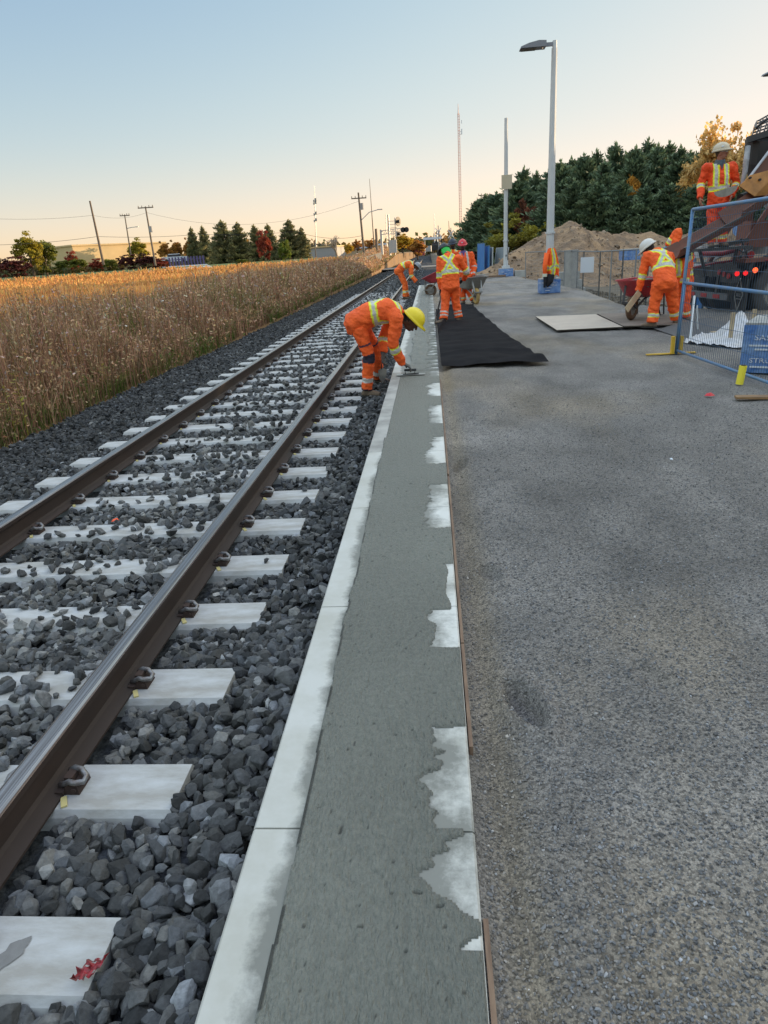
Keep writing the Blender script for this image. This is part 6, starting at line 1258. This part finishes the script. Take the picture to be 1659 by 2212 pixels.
# ============================================================ WHEELBARROWS
M['bred'] = mat('barrow_red', (.42, .03, .045), .5, n1=(10, .2), c2=(.25, .03, .035)); M['bgrey'] = mat('barrow_cement', (.27, .265, .25), .85, n1=(8, .22), c2=(.17, .165, .155)); M['bframe'] = mat('barrow_frame', (.03, .03, .035), .6); M['tyrebrown'] = mat('tyre_muddy', (.17, .10, .06), .9, n1=(10, .2)); M['tyreyellow'] = mat('tyre_yellow', (.50, .33, .10), .85, n1=(9, .2), c2=(.3, .2, .09)); M['rim'] = mat('rim', (.35, .34, .32), .5, .4, n1=(6, .2))
def barrow(loc, rz, pitch, tray, tyre, frame, lb, load=None, sc=1.0):
    """+x is forward (wheel end); origin on the ground under the wheel axle"""
    o = empty('wheelbarrow', loc, 0, lb, 'wheelbarrow', None); o.rotation_euler = (0, pitch, rz); o.scale = (sc, sc, sc)
    m = MB(); n = 28
    def ring(cx, hx, hy, z, e=.55, shrink=0): return [(cx+(hx-shrink)*abs(cos(2*pi*k/n))**e*(1 if cos(2*pi*k/n) > 0 else -1), (hy-shrink)*abs(sin(2*pi*k/n))**e*(1 if sin(2*pi*k/n) > 0 else -1), z) for k in range(n)]
    R = [ring(-.30, .22, .17, .36), ring(-.30, .33, .25, .40), ring(-.26, .50, .345, .66), ring(-.26, .52, .365, .665), ring(-.26, .52, .365, .65), ring(-.26, .485, .33, .65), ring(-.30, .315, .235, .405), ring(-.30, .21, .16, .37)]
    vs = sum(R, []); fs = [(j*n+k, j*n+(k+1) % n, (j+1)*n+(k+1) % n, (j+1)*n+k) for j in range(len(R)-1) for k in range(n)]+[tuple(range(n-1, -1, -1)), tuple(range(7*n, 8*n))]; m.add(vs, fs); m.build('tray', M[tray], o, smooth=False)
    w = link('wheel', None, o, (.12, 0, .20)); m = MB(); k_, q_ = 24, 10; vs = [((.155+.045*cos(2*pi*j/q_))*cos(2*pi*i/k_), .045*sin(2*pi*j/q_), (.155+.045*cos(2*pi*j/q_))*sin(2*pi*i/k_)) for i in range(k_) for j in range(q_)]; m.add(vs, [(i*q_+j, i*q_+(j+1) % q_, ((i+1) % k_)*q_+(j+1) % q_, ((i+1) % k_)*q_+j) for i in range(k_) for j in range(q_)]); m.build('tyre', M[tyre], w, smooth=True)
    m = MB(); m.cyl((0, -.02, 0), (0, .02, 0), .125, n=20); m.cyl((0, -.07, 0), (0, .07, 0), .03, n=10); m.build('rim', M['rim'], w)
    m = MB()
    for s in (-1, 1): m.tube([(.14, s*.075, .20), (-.10, s*.13, .345), (-.75, s*.24, .50), (-1.20, s*.29, .60)], .017, 8); m.bar((.30, s*.07, .30), (.10, s*.075, .20), .03); m.bar((.28, s*.09, .30), (.14, s*.12, .62), .035, .02); 
    m.bar((.30, -.10, .30), (.30, .10, .30), .035); m.build('frame', M[frame], o, smooth=False)
    for s in (-1, 1): m = MB(); m.tube([(-.40, s*.20, .42), (-.55, s*.24, .02), (-.72, s*.24, .02), (-.66, s*.235, .48)], .014, 8); m.build('leg', M[frame], o)
    for s in (-1, 1): m = MB(); m.cyl((-1.18, s*.289, .597), (-1.32, s*.30, .628), .021); m.build('grip', M['black'], o)
    if load: us = np.linspace(-1, 1, 24); X, Y, F = grid(us, us); r = np.hypot(X, Y); Z = .60+.06*np.clip(1-r**2, -1, 1)+.02*fbm(X*5, Y*5, 151); link('load', np_mesh('load', np.stack([-.26+X.ravel()*.42*(1-.12*Y.ravel()**2), Y.ravel()*.29*(1-.12*X.ravel()**2), Z.ravel()], 1), F, M[load], True), o)
    return o
b = G(1374, 697); barrow((b[0], b[1]+.15, .045), radians(-128), 0, 'bred', 'tyrebrown', 'bframe', 'red wheelbarrow full of dark mix on the right plywood', 'crusher', 1.05)
b = G(1026, 657); barrow((b[0], b[1], .0), radians(-76), 0, 'bgrey', 'tyreyellow', 'rim', 'cement grey wheelbarrow with a yellow tyre before the red helmet man', None, 1.08)
b = G(946, 636); barrow((b[0]-.05, b[1], .0), radians(178), .38, 'bred', 'tyrebrown', 'rim', 'red wheelbarrow tipped towards the strip beside the back of the green cloth man', None, 1.05)
# ============================================================ MIXER TRUCK
M['chute'] = mat('chute_rust', (.17, .060, .035), .8, n1=(5, .25), c2=(.10, .055, .042), bump=(30, .3, .004)); M['truckblack'] = mat('truck_black', (.022, .023, .027), .55, n1=(6, .2), c2=(.05, .05, .05)); M['truckred'] = mat('truck_red', (.25, .022, .03), .5, n1=(6, .2)); M['ochre'] = mat('ochre_plate', (.50, .22, .05), .6, n1=(5, .2)); M['tyre'] = mat('truck_tyre', (.045, .045, .048), .85, n1=(6, .2), c2=(.08, .08, .08)); M['tank'] = mat('tank_white', (.50, .52, .55), .5, n1=(5, .2)); M['drumred'] = mat('drum_rust', (.23, .09, .06), .7, n1=(2, .2))
M['tail'] = mat('tail_lamp', (.6, .01, .01), .3, emit=((1.0, .01, .012), .3)); M['tailhot'] = mat('brake_lamp', (.8, .1, .05), .3, emit=((1.0, .10, .02), .6)); M['redref'] = mat('red_reflector', (.35, .02, .02), .4); M['flap'] = mat('mud_flap', (.13, .135, .145), .8); M['chrome'] = mat('flap_chrome', (.5, .5, .5), .3, .6)
TH = radians(6.0); TO = Vector((5.50, 15.15, -.2)); truck = empty('mixer_truck', TO, TH, 'rear of a dark concrete mixer truck behind the blue fence', 'mixer truck')
Ri = Matrix.Rotation(-TH, 3, 'Z'); TL_ = lambda px, py, Y: Ri@(A_(px, py, Y)-TO)   # picture point to truck coordinates
m = MB(); m.box((3.6, .42, .95), (7.2, .09, .26)); m.box((3.6, -.42, .95), (7.2, .09, .26)); m.box((.06, 0, .95), (.10, 2.3, .24)); m.box((1.6, 0, .95), (.1, .8, .2)); m.build('chassis', M['truckblack'], truck)
def wheel(x, s):
    w = link('wheel', None, truck, (x, s*.98, .52)); m = MB(); k_, q_ = 40, 12
    for y0 in (0,):
        prof = [(.30, -.14), (.36, -.155), (.47, -.15), (.515, -.125), (.52, 0), (.515, .125), (.47, .15), (.36, .155), (.30, .14)]
        for off in (s*.02, -s*.33): vs = [(r*cos(2*pi*i/k_), y+off, r*sin(2*pi*i/k_)) for i in range(k_) for r, y in prof]; q = len(prof); m.add(vs, [(i*q+j, i*q+j+1, ((i+1) % k_)*q+j+1, ((i+1) % k_)*q+j) for i in range(k_) for j in range(q-1)])
    m.build('tyre', M['tyre'], w, smooth=True)
    m = MB(); m.cyl((0, s*.10, 0), (0, -s*.4, 0), .30, n=30); m.tube([(0, s*.16, 0), (0, s*.10, 0)], [.12, .20], 16)
    for i in range(8): a = i*pi/4; m.cyl((.21*cos(a), s*.10, .21*sin(a)), (.21*cos(a), s*.14, .21*sin(a)), .018, n=6)
    vs = [(r*cos(2*pi*i/40), y, r*sin(2*pi*i/40)) for i in range(40) for r, y in ((.30, s*.10), (.315, s*.165), (.335, s*.165), (.345, s*.13))]; m.add(vs, [(i*4+j, i*4+j+1, ((i+1) % 40)*4+j+1, ((i+1) % 40)*4+j) for i in range(40) for j in range(3)]); m.build('rim', M['rim'], w)
for x in (1.0, 2.35): wheel(x, -1); wheel(x, 1)
wheel(6.6, -1); wheel(6.6, 1)
# fenders over the rear wheels
for s in (-1, 1):
    m = MB(); vs = []
    for y in (s*.78, s*1.24):
        for k in range(15): a = pi*(1.02-.9*k/14); vs.append((1.0+.66*cos(a), y, .55+.62*sin(a)))
    m.add(vs, [(k, k+1, 15+k+1, 15+k) for k in range(14)]); m.add([(x, y, z+.02) for x, y, z in vs], [(k, 15+k, 15+k+1, k+1) for k in range(14)]); m.build('fender', M['truckblack'], truck)
    f = link('mud_flap', None, truck, (.30, s*1.0, .52)); m = MB(); m.box((0, 0, -.08), (.02, .52, .70)); m.build('rubber', M['truckblack'], f); m = MB(); m.box((-.02, -.02, -.38), (.01, .34, .16)); m.build('plate', M['flap'], f)
    m = MB(); dz, dy = .30, .15; pts = [(0, dz), (dy, 0), (0, -dz), (-dy, 0)]
    for k in range(4): a, b2 = pts[k], pts[(k+1) % 4]; m.bar((-.022, a[0], a[1]-.02), (-.022, b2[0], b2[1]-.02), .022, .006, up=(1, 0, 0))
    m.build('diamond', M['chrome'], f); text('BULL', .085, 'lettering', M['chrome'], f, (-.022, 0, -.03), (pi/2, 0, -pi/2), .002, .9); m = MB(); m.bar((-.022, -.10, .05), (-.022, .10, .05), .014, .004, up=(1, 0, 0)); m.bar((-.022, -.08, -.10), (-.022, .08, -.10), .014, .004, up=(1, 0, 0)); m.build('flap_mark', M['chrome'], f)
    # lamps
    lb_ = link('lamp_box', None, truck, (-.02, s*.98, .86)); m = MB(); m.box((.08, 0, 0), (.14, .55, .24)); m.build('housing', M['truckblack'], lb_)
    for k, (yy, hot) in enumerate(((-.18, 0), (0.0, 0), (.18, 1))): m = MB(); m.cyl((-.01, s*-yy, .0+.03*k), (-.03, s*-yy, .0+.03*k), .05, n=18); m.build('lamp', M['redref'], lb_)
m = MB(); m.cyl((.30, -1.25, 1.22), (.28, -1.27, 1.22), .06, n=16); m.build('marker_lamp', M['redref'], truck)
# side lamp faces (the cluster is also seen from the kerb side)
for k, x in enumerate((.06, .22)): m = MB(); m.cyl((x, -1.262, .90), (x, -1.275, .90), .043, n=18); m.build('side_lamp', M['tail'], truck)
m = MB(); m.cyl((.40, -1.262, .94), (.40, -1.275, .94), .048, n=18); m.build('brake_lamp', M['tailhot'], truck)
# under-run bar with reflective tape
m = MB(); m.box((-.02, 0, .48), (.06, 2.2, .12)); m.build('bumper', M['flap'], truck); m = MB(); [m.box((-.055, y, .48), (.012, .24, .07)) for y in (-.8, -.3, .2, .7)]; m.build('reflector', M['redref'], truck)
m = MB(); [m.bar((-.0, s*.75, .85), (-.02, s*.75, .50), .06) for s in (-1, 1)]; m.build('bumper_bracket', M['truckblack'], truck)
m = MB(); m.box((.35, 0, 1.05), (.6, 1.5, .06)); m.box((.02, .1, .72), (.02, .5, .20)); m.build('rear_plate', M['truckblack'], truck)
# platform for the man
zt = ztruck-TO.z; pm = Ri@((TRUCKMAN['AR']+TRUCKMAN['AL'])/2-TO)
m = MB(); m.box((pm.x+.05, pm.y+.05, zt-.025), (1.0, .62, .05)); m.build('step_platform', M['truckblack'], truck); m = MB(); m.tube([(pm.x-.3, pm.y, zt-.05), (pm.x-.1, pm.y+.1, .9)], .03, 8); m.build('platform_strut', M['truckblack'], truck); m = MB(); m.tube([(pm.x+.4, pm.y, zt-.05), (pm.x+.4, pm.y+.1, .9)], .03, 8); m.build('platform_strut', M['truckblack'], truck)
# rails, hoses and pipes across the back
m = MB(); m.tube([TL_(1500, 578, 14.6), TL_(1545, 568, 14.5), TL_(1600, 561, 14.3), TL_(1665, 562, 14.0)], .022, 8); m.tube([TL_(1510, 548, 15), TL_(1560, 548, 14.8), TL_(1590, 540, 14.8), TL_(1612, 528, 14.8)], .045, 8); m.build('red_hose', M['truckred'], truck, smooth=True)
m = MB(); m.bar(TL_(1535, 535, 14.4), TL_(1615, 518, 14.6), .07, .07); m.tube([TL_(1590, 535, 14.3), TL_(1605, 545, 14.3), TL_(1625, 536, 14.3)], .016, 6); m.tube([TL_(1600, 515, 14.4), TL_(1618, 560, 14.4)], .02, 6); m.build('hydraulic_pipe', M['truckblack'], truck, smooth=False)
m = MB(); m.box(TL_(1580, 540, 15.4), (1.4, .3, .22)); m.build('side_tank', M['tank'], truck); m = MB(); m.tube([TL_(1612, 545, 14.9), TL_(1622, 520, 14.9)], .09, 12); m.build('water_filter', M['tank'], truck)
m = MB(); m.box(TL_(1525, 572, 15.2), (.5, .7, .05)); m.build('pale_ledge', M['tank'], truck)
m = MB(); m.box(TL_(1652, 560, 14.2), (.9, .3, .07)); m.build('red_sill', M['drumred'], truck)
m = MB(); m.box(TL_(1640, 505, 15.0), (.65, .5, .48)); m.build('gear_housing', M['drumred'], truck)
# uprights and drum
m = MB()
for s in (-1, 1): m.bar((1.15, s*.45, 1.0), (1.15, s*.62, 2.6), .12); m.bar((.35, s*.45, 1.05), (1.15, s*.6, 2.4), .08)
m.bar((1.15, -.7, 2.45), (1.15, .7, 2.45), .12); m.build('pedestal', M['drumred'], truck)
m = MB(); vs = []; prof = [(1.35, .62, 2.62), (1.9, .85, 2.55), (3.0, 1.18, 2.35), (4.2, 1.2, 2.15), (5.4, .95, 1.95), (6.0, .45, 1.85)]; n = 36
for x, r, z in prof: vs += [(x+.12*sin(2*pi*k/n)*r, r*cos(2*pi*k/n), z+r*sin(2*pi*k/n)) for k in range(n)]
m.add(vs, [(j*n+k, j*n+(k+1) % n, (j+1)*n+(k+1) % n, (j+1)*n+k) for j in range(5) for k in range(n)]+[tuple(range(n-1, -1, -1)), tuple(range(5*n, 6*n))]); m.build('drum', M['tank'], truck, smooth=True)
# hopper: black rubber funnel with a pale edge
ht = TL_(1672, 300, 14.5); hb = TL_(1640, 400, 14.4)
m = MB(); n = 24
c0, c1, c2 = ht+Vector((.05, 0, 0)), TL_(1668, 350, 14.5), hb+Vector((.10, 0, -.05)); rs = [(.52, .52), (.48, .46), (.22, .26)]
vs = []
for c, (ra, rb) in zip((c0, c1, c2), rs): vs += [(c.x+ra*cos(2*pi*k/n), c.y+rb*sin(2*pi*k/n), c.z+.10*sin(2*pi*k/n)) for k in range(n)]
vs += [(c0.x+.48*cos(2*pi*k/n), c0.y+.48*sin(2*pi*k/n), c0.z-.0+.10*sin(2*pi*k/n)) for k in range(n)]; m.add(vs, [(j*n+k, j*n+(k+1) % n, (j+1)*n+(k+1) % n, (j+1)*n+k) for j in range(2) for k in range(n)]+[(k, 3*n+k, 3*n+(k+1) % n, (k+1) % n) for k in range(n)]+[tuple(range(2*n, 3*n))]); m.build('hopper', M['black'], truck)
m = MB(); m.tube([TL_(1616, 316, 14.15), TL_(1612, 345, 14.1), TL_(1609, 372, 14.1), TL_(1603, 398, 14.1)], [.045, .05, .045, .03], 8); m.build('hopper_edge', M['tank'], truck)
m = MB(); m.tube([TL_(1603, 396, 14.1), TL_(1598, 408, 14.1), TL_(1582, 426, 13.9)], .006, 5); m.build('rope', M['ochre'], truck)
# grate of the charging hopper against the sky
m = MB(); a, b2, c_, d2 = TL_(1622, 300, 14.3), TL_(1690, 283, 14.1), TL_(1690, 232, 14.6), TL_(1636, 262, 14.8)
for k in range(9): t = k/8; m.tube([a.lerp(b2, t), (a.lerp(b2, t)).lerp(d2.lerp(c_, t), .5)+Vector((.03*(k % 2), 0, .02)), d2.lerp(c_, t)], .014, 5)
for k in range(7): t = k/6; m.tube([a.lerp(d2, t), b2.lerp(c_, t)], .014, 5)
m.tube([d2, TL_(1632, 270, 14.6), TL_(1634, 276, 14.4), TL_(1650, 262, 14.3), TL_(1680, 245, 14.2)], .022, 6); m.bar(TL_(1613, 303, 14.3), TL_(1660, 288, 14.2), .16, .10); m.build('grate', M['truckblack'], truck)
# upper chute, ochre side plate, pale edge
def trough(a, b, w, h, side_up=(0, 0, 1), t=.012):
    m = MB(); sec = []; n = 8
    for k in range(n+1): u = -1+2*k/n; sec.append((u*w/2, h*(abs(u)**2.2)))
    inner = [(x*(1-2*t/w), y+t) for x, y in reversed(sec)]; m.prism(sec+inner, a, b, side_up); return m
lo, hi_ = TL_(1454, 562, 12.5), TL_(1603, 480, 13.2); trough(lo, hi_, .42, .17).build('chute', M['chute'], truck)
d = (hi_-lo).normalized(); trough(hi_-d*.25+Vector((0, 0, .03)), hi_+d*1.5+Vector((.0, .25, .10)), .48, .24).build('chute', M['chute'], truck)
m = MB(); 
for s in (-1, 1): sd_ = d.cross(Vector((0, 0, 1))).normalized()*(.215*s); m.bar(lo+sd_+Vector((0, 0, .175)), hi_+sd_+Vector((0, 0, .175)), .03, .025)
m.build('chute_rim', M['truckblack'], truck)
pl = [TL_(1598, 402, 13.6), TL_(1622, 378, 13.7), TL_(1690, 360, 13.9), TL_(1690, 418, 13.9), TL_(1630, 424, 13.6)]; m = MB(); m.add(pl+[p_+Vector((0, .03, 0)) for p_ in pl], [(0, 4, 3, 2, 1), (5, 6, 7, 8, 9)]+[(k, (k+1) % 5, 5+(k+1) % 5, 5+k) for k in range(5)]); m.build('ochre_plate', M['ochre'], truck)
m = MB(); m.cyl(TL_(1621, 384, 13.62)+Vector((0, -.01, 0)), TL_(1621, 384, 13.62)+Vector((0, .03, 0)), .02); m.cyl(TL_(1642, 388, 13.68)+Vector((0, -.01, 0)), TL_(1642, 388, 13.68)+Vector((0, .03, 0)), .02); m.build('bolt', M['black'], truck)
pl = [TL_(1622, 378, 13.75), TL_(1690, 290, 14.1), TL_(1690, 362, 13.95)]; m = MB(); m.add(pl+[p_+Vector((0, .04, 0)) for p_ in pl], [(0, 2, 1), (3, 4, 5), (0, 1, 4, 3)]); m.build('drum_chute_side', M['chute'], truck); m = MB(); m.bar(TL_(1612, 392, 13.7), TL_(1692, 286, 14.0), .05, .02); m.build('pale_edge', M['tank'], truck)
m = MB(); m.tube([TL_(1600, 430, 14.0), TL_(1640, 415, 14.2), TL_(1690, 405, 14.3)], .09, 10); m.build('chute_pivot', M['truckblack'], truck)
# grey half round paddle with a rod in front of the man
c = A_(1568, 407, 13.45); m = MB(); n = 16; vs = [(.20*cos(pi+pi*k/n), 0, .13*sin(pi+pi*k/n)) for k in range(n+1)]; m.add(vs+[(x, .012, z) for x, y, z in vs], [tuple(range(n+1)), tuple(range(2*n+1, n, -1))]+[(k, k+n+1, k+n+2, k+1) for k in range(n)]+[(n, 2*n+1, n+1, 0)]); tag(m.build('steel_paddle', M['trowel'], loc=c, rot=(0, radians(-14), 0)), 'grey half round steel paddle before the waist of the man on the truck', 'paddle')
# ratchet pole (silver rod standing by the fence)
a, b2 = A_(1492, 722, 10.3), A_(1500, 640, 11.0); a.z = 0.0; m = MB(); m.tube([a, a.lerp(b2, .5), b2], .017, 8); m.tube([A_(1507, 715, 11.2), A_(1506, 660, 11.2)], .012, 6); tag(m.build('steel_rod', M['galv']), 'leaning steel rods behind the tall blue fence panel', 'rod')
# blue dense panels left of the truck
for k, (x0, x1, ya, h) in enumerate(((1478, 1494, 17.5, 1.5), (1500, 1520, 17.0, 1.2))):
    a_ = at(x0, 640, ya); b_ = at(x1, 640, ya-.6); wire_fence('mesh_fence', (a_[0], a_[1]), (b_[0], b_[1]), h, ('tall' if k == 0 else 'lower')+' blue fence panel between the bending man and the truck', z0=-.5, dark='bluepanel', frame='bluepaint', sheet=True, grp='blue panels beside the truck')
